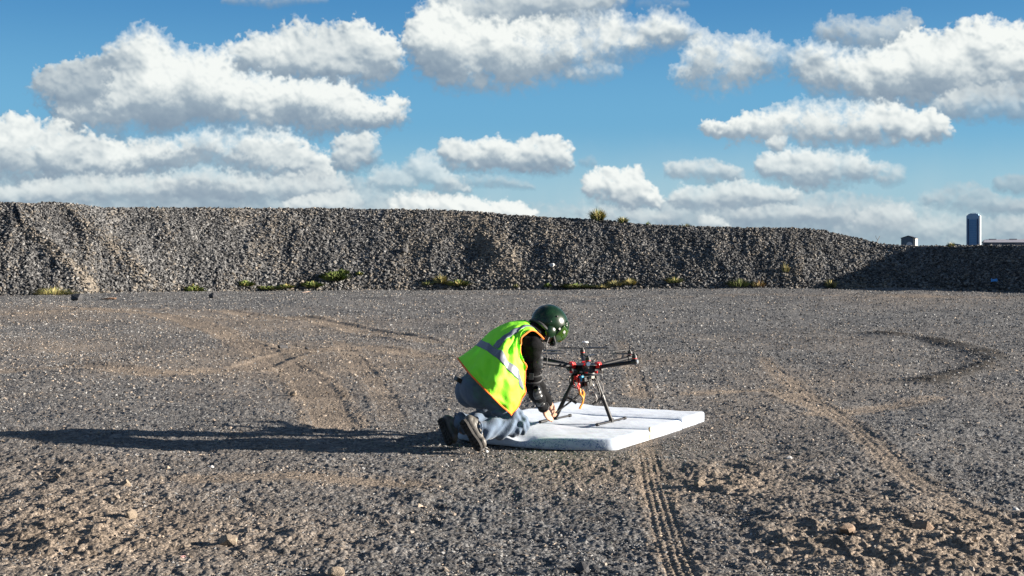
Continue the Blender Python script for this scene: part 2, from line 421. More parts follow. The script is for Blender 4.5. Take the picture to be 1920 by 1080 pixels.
# ------------------------------------------------------------------ materials
def new_mat(name):
    m = bpy.data.materials.new(name); m.use_nodes = True
    nt = m.node_tree; b = nt.nodes['Principled BSDF']
    return m, nt.nodes, nt.links, b
def simple(name, col, rough=.6, metal=0.0, noise_s=0, var=.12, bump=0.0, bscale=None, coat=0.0, spec=None):
    m, N, L, b = new_mat(name)
    b.inputs['Roughness'].default_value = rough; b.inputs['Metallic'].default_value = metal
    b.inputs['Base Color'].default_value = (*col, 1)
    if coat: b.inputs['Coat Weight'].default_value = coat; b.inputs['Coat Roughness'].default_value = .08
    if spec is not None: b.inputs['Specular IOR Level'].default_value = spec
    if noise_s:
        tc = N.new('ShaderNodeTexCoord')
        n = N.new('ShaderNodeTexNoise'); n.inputs['Scale'].default_value = noise_s; n.inputs['Detail'].default_value = 5
        L.new(tc.outputs['Object'], n.inputs['Vector'])
        r = N.new('ShaderNodeValToRGB'); r.color_ramp.elements[0].position = .3; r.color_ramp.elements[1].position = .7
        r.color_ramp.elements[0].color = tuple(c * (1 - var) for c in col) + (1,)
        r.color_ramp.elements[1].color = tuple(min(1, c * (1 + var)) for c in col) + (1,)
        L.new(n.outputs[0], r.inputs[0]); L.new(r.outputs[0], b.inputs['Base Color'])
        if bump:
            n2 = N.new('ShaderNodeTexNoise'); n2.inputs['Scale'].default_value = bscale or noise_s * 4; n2.inputs['Detail'].default_value = 3
            L.new(tc.outputs['Object'], n2.inputs['Vector'])
            bp = N.new('ShaderNodeBump'); bp.inputs['Strength'].default_value = bump; bp.inputs['Distance'].default_value = .01
            L.new(n2.outputs[0], bp.inputs['Height']); L.new(bp.outputs[0], b.inputs['Normal'])
    return m

def ramp(N, stops, interp='LINEAR'):
    r = N.new('ShaderNodeValToRGB'); cr = r.color_ramp; cr.interpolation = interp
    cr.elements[0].position = stops[0][0]; cr.elements[0].color = (*stops[0][1], 1)
    cr.elements[1].position = stops[-1][0]; cr.elements[1].color = (*stops[-1][1], 1)
    for p, c in stops[1:-1]:
        e = cr.elements.new(p); e.color = (*c, 1)
    return r
def mixc(N, L, f, a, b, blend='MIX'):
    n = N.new('ShaderNodeMix'); n.data_type = 'RGBA'; n.blend_type = blend
    for sock, v in ((n.inputs[0], f), (n.inputs[6], a), (n.inputs[7], b)):
        if isinstance(v, (int, float)): sock.default_value = v
        elif isinstance(v, tuple): sock.default_value = (*v, 1)
        else: L.new(v, sock)
    return n.outputs[2]

GRAVEL_STOPS = [(0, (.031, .031, .033)), (.3, (.063, .063, .065)), (.6, (.115, .115, .117)), (.88, (.18, .178, .175)), (1, (.255, .252, .248))]
def ground_material(name, cell1, cell2, soil_col, dark=1.0):
    m, N, L, b = new_mat(name)
    b.inputs['Roughness'].default_value = .95; b.inputs['Specular IOR Level'].default_value = .15
    tc = N.new('ShaderNodeTexCoord')
    v1 = N.new('ShaderNodeTexVoronoi'); v1.inputs['Scale'].default_value = cell1; L.new(tc.outputs['Object'], v1.inputs['Vector'])
    v2 = N.new('ShaderNodeTexVoronoi'); v2.inputs['Scale'].default_value = cell2; L.new(tc.outputs['Object'], v2.inputs['Vector'])
    s1 = N.new('ShaderNodeSeparateColor'); L.new(v1.outputs['Color'], s1.inputs[0])
    s2 = N.new('ShaderNodeSeparateColor'); L.new(v2.outputs['Color'], s2.inputs[0])
    g1 = ramp(N, GRAVEL_STOPS); L.new(s1.outputs[0], g1.inputs[0])
    g2 = ramp(N, GRAVEL_STOPS); L.new(s2.outputs[0], g2.inputs[0])
    g = mixc(N, L, .5, g1.outputs[0], g2.outputs[0])
    ns = N.new('ShaderNodeTexNoise'); ns.inputs['Scale'].default_value = 1.3; ns.inputs['Detail'].default_value = 8; ns.inputs['Roughness'].default_value = .7
    L.new(tc.outputs['Object'], ns.inputs['Vector'])
    nf = N.new('ShaderNodeTexNoise'); nf.inputs['Scale'].default_value = 38; nf.inputs['Detail'].default_value = 6; nf.inputs['Roughness'].default_value = .75
    L.new(tc.outputs['Object'], nf.inputs['Vector'])
    so = ramp(N, [(.25, tuple(c * .45 for c in soil_col)), (.5, tuple(c * .85 for c in soil_col)), (.78, tuple(min(1, c * 1.35) for c in soil_col))])
    L.new(nf.outputs[0], so.inputs[0])
    sg = ramp(N, [(0, (.55, .54, .53)), (.6, (.95, .95, .95)), (1, (1.5, 1.5, 1.52))]); L.new(s1.outputs[1], sg.inputs[0])
    soc = mixc(N, L, .8, so.outputs[0], sg.outputs[0], 'MULTIPLY')
    at = N.new('ShaderNodeAttribute'); at.attribute_name = 'soil'
    # soil cover breaks up into grains along its rim
    ad = N.new('ShaderNodeMath'); ad.operation = 'ADD'; L.new(at.outputs['Fac'], ad.inputs[0])
    sb = N.new('ShaderNodeMath'); sb.operation = 'MULTIPLY_ADD'; L.new(nf.outputs[0], sb.inputs[0]); sb.inputs[1].default_value = 1.1; sb.inputs[2].default_value = -.55
    L.new(sb.outputs[0], ad.inputs[1])
    ra = N.new('ShaderNodeMapRange'); ra.inputs[1].default_value = .15; ra.inputs[2].default_value = .75; L.new(ad.outputs[0], ra.inputs[0])
    c = mixc(N, L, ra.outputs[0], g, soc)
    lo = N.new('ShaderNodeMapRange'); lo.inputs[1].default_value = .3; lo.inputs[2].default_value = .7; lo.inputs[3].default_value = .72 * dark; lo.inputs[4].default_value = 1.25 * dark
    L.new(ns.outputs[0], lo.inputs[0])
    cv = N.new('ShaderNodeCombineColor')
    for i in range(3): L.new(lo.outputs[0], cv.inputs[i])
    c = mixc(N, L, 1.0, c, cv.outputs[0], 'MULTIPLY')
    dm = N.new('ShaderNodeAttribute'); dm.attribute_name = 'damp'
    c = mixc(N, L, dm.outputs['Fac'], c, (.022, .018, .014))
    L.new(c, b.inputs['Base Color'])
    bp = N.new('ShaderNodeBump'); bp.inputs['Strength'].default_value = .9; bp.inputs['Distance'].default_value = .012; bp.invert = True
    L.new(v1.outputs['Distance'], bp.inputs['Height'])
    bp2 = N.new('ShaderNodeBump'); bp2.inputs['Strength'].default_value = .7; bp2.inputs['Distance'].default_value = .02
    L.new(nf.outputs[0], bp2.inputs['Height']); L.new(bp.outputs[0], bp2.inputs['Normal']); L.new(bp2.outputs[0], b.inputs['Normal'])
    return m
def stone_material(name, soil_col, bright=1.0):
    m, N, L, b = new_mat(name)
    b.inputs['Roughness'].default_value = .9; b.inputs['Specular IOR Level'].default_value = .2
    oi = N.new('ShaderNodeObjectInfo')
    g = ramp(N, [(p, tuple(min(1, x * bright) for x in c)) for p, c in GRAVEL_STOPS]); L.new(oi.outputs['Random'], g.inputs[0])
    at = N.new('ShaderNodeAttribute'); at.attribute_type = 'INSTANCER'; at.attribute_name = 'soil'
    mt = N.new('ShaderNodeMath'); mt.operation = 'MULTIPLY'; mt.inputs[1].default_value = 937.3; L.new(oi.outputs['Random'], mt.inputs[0])
    fr = N.new('ShaderNodeMath'); fr.operation = 'FRACT'; L.new(mt.outputs[0], fr.inputs[0])
    so = ramp(N, [(0, tuple(c * .6 for c in soil_col)), (1, tuple(min(1, c * 1.5) for c in soil_col))]); L.new(fr.outputs[0], so.inputs[0])
    c = mixc(N, L, at.outputs['Fac'], g.outputs[0], so.outputs[0])
    tc = N.new('ShaderNodeTexCoord'); nf = N.new('ShaderNodeTexNoise'); nf.inputs['Scale'].default_value = 3; nf.inputs['Detail'].default_value = 4
    L.new(tc.outputs['Object'], nf.inputs['Vector'])
    r = ramp(N, [(.3, (.7, .7, .7)), (.7, (1.2, 1.2, 1.2))]); L.new(nf.outputs[0], r.inputs[0])
    c = mixc(N, L, 1.0, c, r.outputs[0], 'MULTIPLY')
    L.new(c, b.inputs['Base Color'])
    return m
SOIL = (.225, .182, .143)
M_ground = ground_material('gravelly_ground', 60, 24, SOIL)
M_bank = ground_material('gravel_bank_surface', 16, 7, (.175, .152, .125))
M_stone = stone_material('stones', SOIL, 1.1)
M_bankstone = stone_material('bank_stones', (.175, .152, .125), .76)

# ------------------------------------------------------------------ the ground
TRACKS = [  # photo polyline, width m, soil, depth m, ridge m, tread pitch m, tread columns
    ([(130, 577), (300, 592), (400, 618), (460, 645), (520, 672), (570, 705), (600, 745), (628, 800)], .40, 1.0, .008, .012, .16, 1),
    ([(632, 640), (680, 690), (715, 740), (740, 800)], .24, .32, .006, .005, .15, 1),
    ([(1203, 800), (1213, 850), (1227, 910), (1247, 990), (1280, 1085), (1310, 1170)], .160, .60, .004, .001, .080, 4),
    ([(1165, 640), (1185, 690), (1202, 750)], .22, .40, .006, .004, .10, 3),
    ([(1430, 672), (1500, 730), (1560, 775), (1610, 815), (1665, 870), (1730, 920), (1800, 962), (1890, 1000)], .19, .50, .003, .002, .09, 3),
    ([(-100, 705), (150, 690), (300, 700), (450, 690), (560, 662), (700, 655), (820, 668)], .50, .45, .02, .03, .0, 0),
    ([(-100, 596), (120, 584), (260, 578), (420, 583), (560, 598), (800, 640)], .60, .50, .03, .05, .0, 0),
    ([(380, 905), (560, 893), (760, 905)], .30, .55, .01, .0, .0, 0),
    ([(850, 552), (1100, 556), (1400, 552), (1700, 556), (2000, 560)], .9, .35, .03, .05, 0, 0),
    ([(1300, 740), (1450, 730), (1560, 775)], .25, .5, .01, .01, 0, 0),
    ([(1750, 745), (1640, 765), (1540, 780)], .3, .5, .01, .01, 0, 0),
]
DAMP = [([(1630, 628), (1740, 637), (1830, 652), (1866, 672), (1830, 690), (1735, 712)], .22)]
CLODS = [  # photo centre, radii in photo px, strength
    (120, 900, 200, 60, .7), (300, 1000, 320, 70, 1.0), (90, 1030, 160, 70, .9), (640, 1010, 160, 50, .8), (1350, 915, 110, 40, 1.0), (1500, 1010, 130, 60, .8),
    (1720, 1030, 260, 60, 1.4), (1880, 1040, 160, 60, 1.4), (780, 940, 120, 40, .6), (1430, 770, 100, 30, .5), (540, 655, 60, 12, .8), (1200, 1060, 300, 40, .5), (1600, 930, 160, 40, .6), (200, 700, 260, 25, .35), (1150, 900, 60, 25, .5)]
SOFT_SOIL = [(620, 680, 260, 60, .40), (150, 660, 220, 40, .22), (160, 1000, 420, 130, .30), (430, 600, 200, 18, .45), (1080, 880, 130, 40, .35), (1380, 900, 200, 50, .35), (1750, 1040, 260, 70, .40), (1000, 600, 300, 25, .12), (1500, 740, 200, 50, .22), (80, 590, 160, 18, .4), (1700, 560, 200, 12, .3)]
def seg_dist(x, y, pts):
    best = np.full(x.shape, 1e9, np.float32); al = np.zeros(x.shape, np.float32); sd = np.zeros(x.shape, np.float32); acc = 0.
    for (ax, ay), (bx, by) in zip(pts, pts[1:]):
        dx, dy = bx - ax, by - ay; l = math.hypot(dx, dy)
        t = np.clip(((x - ax) * dx + (y - ay) * dy) / (l * l), 0, 1)
        ex = x - ax - t * dx; ey = y - ay - t * dy
        d = ex * ex + ey * ey; m = d < best
        best = np.where(m, d, best); al = np.where(m, acc + t * l, al); sd = np.where(m, ex * dy - ey * dx, sd)
        acc += l
    return np.sqrt(best), al, np.sign(sd)
def ground_fields(x, y, fine=True):
    """height, soil and damp of the yard at the points x, y (metres)"""
    x = x.astype(np.float32); y = y.astype(np.float32)
    px = 960 + x / y * FPX; py = HORIZON + CAM_H * FPX / y
    far = sstep(14, 40, y)
    z = .045 * fbm(x * .35, y * .28, 1, 3) * (1 + far) + .028 * fbm(x * 1.1, y * 1.0, 5, 3)
    soil = .43 + .42 * fbm(x * .55, y * .42, 21, 4) - .04
    soil = np.clip(soil, 0, .8) * .55 * (1 - .45 * sstep(16, 34, y))
    clod = .25 + .35 * np.clip(fbm(x * .7, y * .5, 31, 3), -.5, 1)
    for cx, cy, rx, ry, s in CLODS:
        d = ((px - cx) / rx) ** 2 + ((py - cy) / ry) ** 2
        clod = clod + s * np.exp(-d)
    for cx, cy, rx, ry, s in SOFT_SOIL:
        d = ((px - cx) / rx) ** 2 + ((py - cy) / ry) ** 2
        soil = soil + s * np.exp(-d)
    soil = soil + .22 * np.clip(clod - .6, 0, 1)
    flat = np.zeros(x.shape, np.float32)
    for pts, w, s, dep, rid, tp, tcn in TRACKS:
        g = [G(a, b) for a, b in pts]
        d, al, sd = seg_dist(x, y, g)
        wob = 1 + .25 * fbm(al * 1.5, d * 0 + w, 77, 2)
        inn = 1 - sstep(.40 * w * wob, .56 * w * wob, d)
        rdg = np.exp(-((d - .62 * w) / (.16 * w)) ** 2)
        patch = np.clip(.85 + .55 * fbm(al * .9, d * 0 + w * 3, 99, 2), .35, 1)
        z = z - .45 * dep * inn * patch + .5 * rid * rdg * (.6 + .6 * fbm(x * 3, y * 3, 41, 2))
        soil = soil + s * np.maximum(inn, .5 * rdg) * patch
        flat = np.maximum(flat, inn * patch)
        if tp:
            off = sd * d / w
            colw = np.cos(off * 2 * math.pi * tcn + (math.pi if tcn % 2 else 0)) if tcn > 1 else np.ones_like(off)
            lug = np.cos(al / tp * 2 * math.pi + np.floor(off * tcn) * 1.6)
            z = z + inn * patch * (.0034 if tcn == 4 else .0016) * (np.clip(colw * 1.5, -1, .4) + np.clip(lug * 2, -1, .5))
    damp = np.zeros(x.shape, np.float32)
    for pts, w in DAMP:
        g = [G(a, b) for a, b in pts]; d, al, sd = seg_dist(x, y, g)
        k = np.exp(-(d / (w * (.8 + .8 * vnoise(al * 1.2, al * 0, 3)))) ** 2) * (.5 + .9 * vnoise(al * 1.7, d * 6, 8))
        damp = damp + k; z = z + .045 * k
    clod = np.clip(clod, 0, 1.6) * (1 - .85 * flat)
    rough = fbm(x * 5.2, y * 4.2, 51, 3)
    z = z + clod * (.011 * np.clip(rough, -.4, 1) + .011 * np.clip(fbm(x * 13, y * 11, 61, 3), -.2, 1) + .009 * cellbump(x * 11, y * 10, 23) * (vnoise(x * 4, y * 4, 14) > .5))
    if fine:
        nearw = 1 - .6 * sstep(9, 20, y)
        z = z + nearw * (1 - .75 * flat) * (.009 * cellbump(x * 21, y * 21, 3) * (vnoise(x * 9, y * 9, 4) > .35) + .005 * cellbump(x * 45, y * 45, 13))
        z = z + .0045 * flat * nearw
        z = z + .004 * fbm(x * 40, y * 40, 71, 2)
    # settled flat where the mattress lies and the man kneels
    pad = np.exp(-(((x - .55) / 1.35) ** 4 + ((y - 11.6) / 1.35) ** 4)) + np.exp(-(((x + .35) / .35) ** 4 + ((y - 10.7) / .5) ** 4))
    z = z * (1 - .85 * np.clip(pad, 0, 1)) - .012 * np.clip(pad, 0, 1)
    z = z * (1 - sstep(60, 90, y))
    return z, np.clip(soil, 0, 1), np.clip(damp, 0, .85)

def build_ground():
    nr, nc = 600, 1300
    iy = np.linspace(1 / 5.2, 1 / 62., nr); Y = np.concatenate([1 / iy, [70, 90, 130, 300, 1000, 3000, 9000]])
    T = np.linspace(-.50, .50, nc)
    YY = np.repeat(Y[:, None], nc, 1); XX = YY * T[None, :]
    z, so, da = ground_fields(XX, YY)
    z[Y > 61] = -.02
    V = np.stack([XX, YY, z], -1).reshape(-1, 3)
    r = len(Y); a = np.arange((r - 1) * nc).reshape(r - 1, nc)[:, :-1].ravel()
    F = np.stack([a, a + 1, a + 1 + nc, a + nc], 1)
    nb = len(V)
    # the rest of the plain, left, right and behind, a little below the yard
    ex = np.array([(-2.3, 5.2, -.03), (2.3, 5.2, -.03), (4000, 9000, -.06), (9000, 9000, -.06), (9000, -4000, -.06), (-9000, -4000, -.06), (-9000, 9000, -.06), (-4000, 9000, -.06)], float)
    ex = np.array([(-9000, -4000, -.16), (9000, -4000, -.16), (9000, 9000, -.16), (-9000, 9000, -.16)], float)
    V = np.concatenate([V, ex]); F = np.concatenate([F, [[nb, nb + 1, nb + 2, nb + 3]]])
    me = np_mesh('ground', V, F)
    for nm, arr in (('soil', so), ('damp', da)):
        at = me.attributes.new(nm, 'FLOAT', 'POINT'); at.data.foreach_set('value', np.concatenate([arr.ravel(), np.full(4, .2)]).astype(np.float32))
    me.polygons.foreach_set('use_smooth', np.ones(len(F), bool))
    o = link('ground', me, M_ground); tag(o, 'flat yard of grey gravel and tan dirt crossed by tyre tracks', kind='structure')
    return o
build_ground()

# the gravel bank: photo columns with base row, crest row
BANK_X = [-500, 0, 60, 140, 215, 260, 300, 400, 500, 700, 850, 900, 960, 1030, 1120, 1160, 1215, 1290, 1400, 1520, 1590, 1620, 1645, 1660, 1700, 1740, 1800, 1920, 2400]
BANK_TOP = [376, 380, 381, 385, 380, 386, 390, 391, 391, 392, 395, 398, 404, 408, 412, 416, 422, 425, 428, 428, 433, 443, 457, 461, 463, 461, 462, 460, 456]
BANK_Y = [43.5, 44.8, 45.1, 45.8, 46.6, 47.2, 47.8, 48.8, 49.8, 50.9, 51.2, 51.2, 51.2, 51.2, 51.2, 51.2, 51.2, 51.2, 51.2, 51.3, 51.6, 51.8, 52.0, 52.1, 52.1, 51.5, 50.4, 48.2, 44]
def bank_point(s, t):
    """s: photo column of the foot, t: 0 foot .. 1 crest .. 2 back foot"""
    by = np.interp(s, BANK_X, BANK_Y); top = np.interp(960 + (s - 960) * by / (by + 2.6), BANK_X, BANK_TOP)
    bx = (s - 960) / FPX * by
    sl = .78
    H = (CAM_H - (top - HORIZON) / FPX * by) / (1 + (top - HORIZON) / FPX / sl)
    dx = np.interp(s + 20, BANK_X, BANK_Y) - np.interp(s - 20, BANK_X, BANK_Y)
    ddx = ((s + 20 - 960) * np.interp(s + 20, BANK_X, BANK_Y) - (s - 20 - 960) * np.interp(s - 20, BANK_X, BANK_Y)) / FPX
    l = np.sqrt(dx * dx + ddx * ddx); nx, ny = dx / l, -ddx / l          # outward, towards the yard
    # turned section on the right, its face away from the sun
    turn = sstep(1675, 1790, s); nx = nx - .42 * turn; ll = np.sqrt(nx * nx + ny * ny); nx, ny = nx / ll, ny / ll
    tt = np.clip(t, 0, 1); run = H / sl
    prof = tt + .05 * np.sin(tt * math.pi)
    x = bx - nx * run * tt * (1 - turn * .0); y = by - ny * run * tt; z = H * np.clip(prof, 0, 1.0)
    bk = np.clip(t - 1, 0, 1)
    y = y + bk * 9.0; z = z * (1 - sstep(.35, 1, bk)) - .25 * H * 0
    # rounding at the crest, relief
    u = s * .0185; w = tt * run
    gul = fbm((u * .8 - w * .55), w * .20, 201, 4)
    gul2 = fbm((u * 3.1 - w * .9), w * .55, 211, 3)
    body = np.sin(np.clip(tt, 0, 1) * math.pi) ** .7
    o = (.17 * gul + .06 * gul2 + .07 * fbm(u * .35, w * .12, 251, 2)) * body
    for c0, c1, wd, am in ((70, 175, 30, .34), (232, 310, 34, .30), (360, 420, 40, .12), (560, 640, 50, .12), (690, 740, 30, .10), (800, 850, 34, .14), (900, 965, 36, .24), (1020, 1085, 40, .16), (1180, 1240, 40, .10), (1330, 1390, 40, .12), (1450, 1515, 36, .18)):
        cc = c0 + (c1 - c0) * (1 - tt) + 14 * fbm(w * .8, tt * 0 + c0 * .1, 261, 2)
        o = o + am * body * np.exp(-((s - cc) / wd) ** 2)
    lump = .05 * fbm(u * 9, w * 6 + bk * 9, 231, 3) + .04 * fbm(u * 3, bk * 4 + w, 241, 2)
    x = x + nx * o; y = y + ny * o
    z = z + lump * np.clip(.35 + body, 0, 1) + .10 * o * body
    foot = (1 - sstep(0, .12, tt)); z = z - .05 * foot
    return x, y, z, gul, gul2
def bank_soil(s, t, gul, gul2):
    px = s; tt = np.clip(t, 0, 1)
    so = .10 + .40 * gul2 + .2 * fbm(s * .03, tt * 6, 301, 3)
    def streak(x0, x1, w, k, t0=0., t1=1.):
        c = x0 + (x1 - x0) * (1 - tt); return k * np.exp(-((px - c) / w) ** 2) * sstep(t0 - .1, t0 + .1, tt) * (1 - sstep(t1 - .05, t1 + .1, tt))
    so = so + streak(30, 190, 16, 1.0) + streak(200, 300, 18, .45) + streak(880, 960, 45, .95, .05, .95) + streak(770, 780, 26, .35) + streak(1010, 1060, 35, .5, .5, 1) + streak(500, 560, 40, .22)
    so = so + streak(1440, 1500, 30, .3) + .5 * np.exp(-((px - 1600) / 60) ** 2) * (1 - sstep(.05, .2, tt)) + .25 * (1 - sstep(0, .1, tt))
    return np.clip(so, 0, 1)
def build_bank():
    s = np.linspace(-480, 2380, 1500); t = np.concatenate([np.linspace(-.02, 1, 90), np.linspace(1.03, 2, 16)])
    S, T = np.meshgrid(s, t)
    x, y, z, g1, g2 = bank_point(S.ravel(), T.ravel())
    so = bank_soil(S.ravel(), T.ravel(), g1, g2)
    V = np.stack([x, y, z], 1); nc = len(s)
    a = np.arange((len(t) - 1) * nc).reshape(len(t) - 1, nc)[:, :-1].ravel()
    me = np_mesh('gravel_bank', V, np.stack([a, a + 1, a + 1 + nc, a + nc], 1))
    at = me.attributes.new('soil', 'FLOAT', 'POINT'); at.data.foreach_set('value', so.astype(np.float32))
    me.polygons.foreach_set('use_smooth', np.ones(len(me.polygons), bool))
    o = link('gravel_bank', me, M_bank); tag(o, 'long steep bank of loose grey crushed rock across the back of the yard', kind='structure')
    return o
build_bank()

# ------------------------------------------------------------------ loose stones
def rock_mesh(name, seed, n=15, flat=.7, mat=None, rnd=.0):
    rg = random.Random(seed); bm = bmesh.new()
    for i in range(n):
        v = Vector((rg.gauss(0, 1), rg.gauss(0, 1), rg.gauss(0, 1))).normalized() * rg.uniform(.8, 1.05)
        bm.verts.new((v.x * .5, v.y * .5 * rg.uniform(.85, 1), v.z * .5 * flat))
    r = bmesh.ops.convex_hull(bm, input=bm.verts)
    for v in [v for v in bm.verts if not v.link_faces]: bm.verts.remove(v)
    me = bm_mesh(name, bm)
    if mat: me.materials.append(mat)
    return me
def scatter(name, pts, scl, soil, mat, seed, nproto=6, label=None):
    pc = bpy.data.collections.new(name + '_shapes')
    for k in range(nproto):
        ro = bpy.data.objects.new('stone_shape', rock_mesh('stone_shape', seed * 31 + k, 13 + k, .55 + .08 * k, mat))
        pc.objects.link(ro)
    n = len(pts)
    me = bpy.data.meshes.new(name); me.vertices.add(n); me.vertices.foreach_set('co', np.asarray(pts, np.float32).ravel())
    rg = np.random.default_rng(seed)
    rot = np.stack([rg.uniform(-.7, .7, n), rg.uniform(-.7, .7, n), rg.uniform(0, 6.283, n)], 1).astype(np.float32)
    for nm, typ, arr, key in (('rot', 'FLOAT_VECTOR', rot, 'vector'), ('scl', 'FLOAT_VECTOR', np.asarray(scl, np.float32), 'vector'), ('soil', 'FLOAT', np.asarray(soil, np.float32), 'value')):
        at = me.attributes.new(nm, typ, 'POINT'); at.data.foreach_set(key, arr.ravel())
    o = link(name, me, mat)
    ng = bpy.data.node_groups.new(name, 'GeometryNodeTree')
    ng.interface.new_socket('Geometry', in_out='INPUT', socket_type='NodeSocketGeometry')
    ng.interface.new_socket('Geometry', in_out='OUTPUT', socket_type='NodeSocketGeometry')
    N, L = ng.nodes, ng.links
    gi = N.new('NodeGroupInput'); go = N.new('NodeGroupOutput')
    ip = N.new('GeometryNodeInstanceOnPoints'); ci = N.new('GeometryNodeCollectionInfo')
    ci.inputs['Collection'].default_value = pc; ci.inputs['Separate Children'].default_value = True; ci.inputs['Reset Children'].default_value = True
    ip.inputs['Pick Instance'].default_value = True
    def na(nm, t):
        a = N.new('GeometryNodeInputNamedAttribute'); a.data_type = t; a.inputs['Name'].default_value = nm; return a.outputs['Attribute']
    L.new(gi.outputs[0], ip.inputs['Points']); L.new(ci.outputs[0], ip.inputs['Instance'])
    e2r = N.new('FunctionNodeEulerToRotation'); L.new(na('rot', 'FLOAT_VECTOR'), e2r.inputs[0]); L.new(e2r.outputs[0], ip.inputs['Rotation'])
    L.new(na('scl', 'FLOAT_VECTOR'), ip.inputs['Scale']); L.new(ip.outputs[0], go.inputs[0])
    md = o.modifiers.new('stones', 'NODES'); md.node_group = ng
    tag(o, label, kind='stuff')
    return o
def scatter_ground():
    rg = np.random.default_rng(5)
    X = []; Y = []; S = []
    for y0, y1, n, lo, hi in ((5.3, 9, 120000, .006, .026), (9, 14, 100000, .009, .028), (14, 27, 80000, .015, .042), (27, 53, 60000, .026, .062)):
        y = np.sqrt(rg.uniform(y0 * y0, y1 * y1, n)); x = y * rg.uniform(-.45, .45, n)
        s = lo + (hi - lo) * rg.uniform(0, 1, n) ** 2.5
        X.append(x); Y.append(y); S.append(s)
    x = np.concatenate(X); y = np.concatenate(Y); s = np.concatenate(S)
    z, so, da = ground_fields(x, y, fine=False)
    # fewer stones lie on bare dirt and in the tracks, none under the mattress
    keep = rg.uniform(0, 1, len(x)) > np.clip(so * .8, 0, .70)
    on_mat = ((x - .55) * .894 - (y - 11.7) * -.447)
    a = (x - .62) * .887 + (y - 11.70) * -.462; b = (x - .62) * .462 + (y - 11.70) * .887
    keep &= ~((np.abs(a) < .74) & (np.abs(b) < 1.05))
    x, y, z, s, so = x[keep], y[keep], z[keep], s[keep], so[keep]
    sc = np.stack([s * rg.uniform(.8, 1.5, len(s)), s * rg.uniform(.7, 1.1, len(s)), s * rg.uniform(.55, .95, len(s))], 1)
    scatter('gravel', np.stack([x, y, z + s * .18], 1), sc, np.clip((rg.uniform(0, 1, len(s)) < so * .9) * rg.uniform(.4, 1, len(s)), 0, 1), M_stone, 3, label='loose grey gravel and pebbles spread over the yard')
    # clods of dirt heaved up by the wheels
    n = 60000; yy = np.sqrt(rg.uniform(5.3 ** 2, 20 ** 2, n)); xx = yy * rg.uniform(-.45, .45, n)
    px = 960 + xx / yy * FPX; py = HORIZON + CAM_H * FPX / yy; w = np.zeros(n)
    for cx, cy, rx, ry, st in CLODS: w = np.maximum(w, st * np.exp(-(((px - cx) / rx) ** 2 + ((py - cy) / ry) ** 2)))
    w = np.maximum(w, .14)
    k = rg.uniform(0, 1, n) < w * .6 * (.4 + fbm(xx * 2.2, yy * 1.7, 401, 3))
    k &= ~((np.abs(xx - .3) < 1.3) & (np.abs(yy - 11.6) < 1.3))
    xx, yy = xx[k], yy[k]; n = len(xx); z, so, da = ground_fields(xx, yy, fine=False)
    s = .012 + .036 * rg.uniform(0, 1, n) ** 3.2
    sc = np.stack([s * rg.uniform(.9, 1.6, n), s * rg.uniform(.8, 1.2, n), s * rg.uniform(.6, 1.0, n)], 1)
    scatter('dirt_clods', np.stack([xx, yy, z + s * .2], 1), sc, rg.uniform(.6, 1, n), M_stone, 4, label='crumbly tan dirt clods heaved up in patches over the yard')
    # the bank
    n = 150000; s_ = rg.uniform(-475, 2375, n); t_ = np.where(rg.uniform(0, 1, n) < .93, rg.uniform(0, 1, n), rg.uniform(1, 1.5, n))
    x, y, z, g1, g2 = bank_point(s_, t_); so = bank_soil(s_, t_, g1, g2)
    s = .040 + .095 * rg.uniform(0, 1, n) ** 2.6
    s = s * (1 + .35 * (1 - sstep(0, .35, t_)))
    k = rg.uniform(0, 1, n) > np.clip((so - .35) * .9, 0, .6)
    x, y, z, s, so = x[k], y[k], z[k], s[k], so[k]; n = len(x)
    sc = np.stack([s * rg.uniform(.8, 1.4, n), s * rg.uniform(.8, 1.2, n), s * rg.uniform(.7, 1.1, n)], 1)
    scatter('crushed_rock', np.stack([x, y, z + s * .15], 1), sc, np.clip((rg.uniform(0, 1, n) < so * .8) * rg.uniform(.4, 1, n), 0, 1), M_bankstone, 6, label='loose crushed rock covering the long grey bank')
scatter_ground()

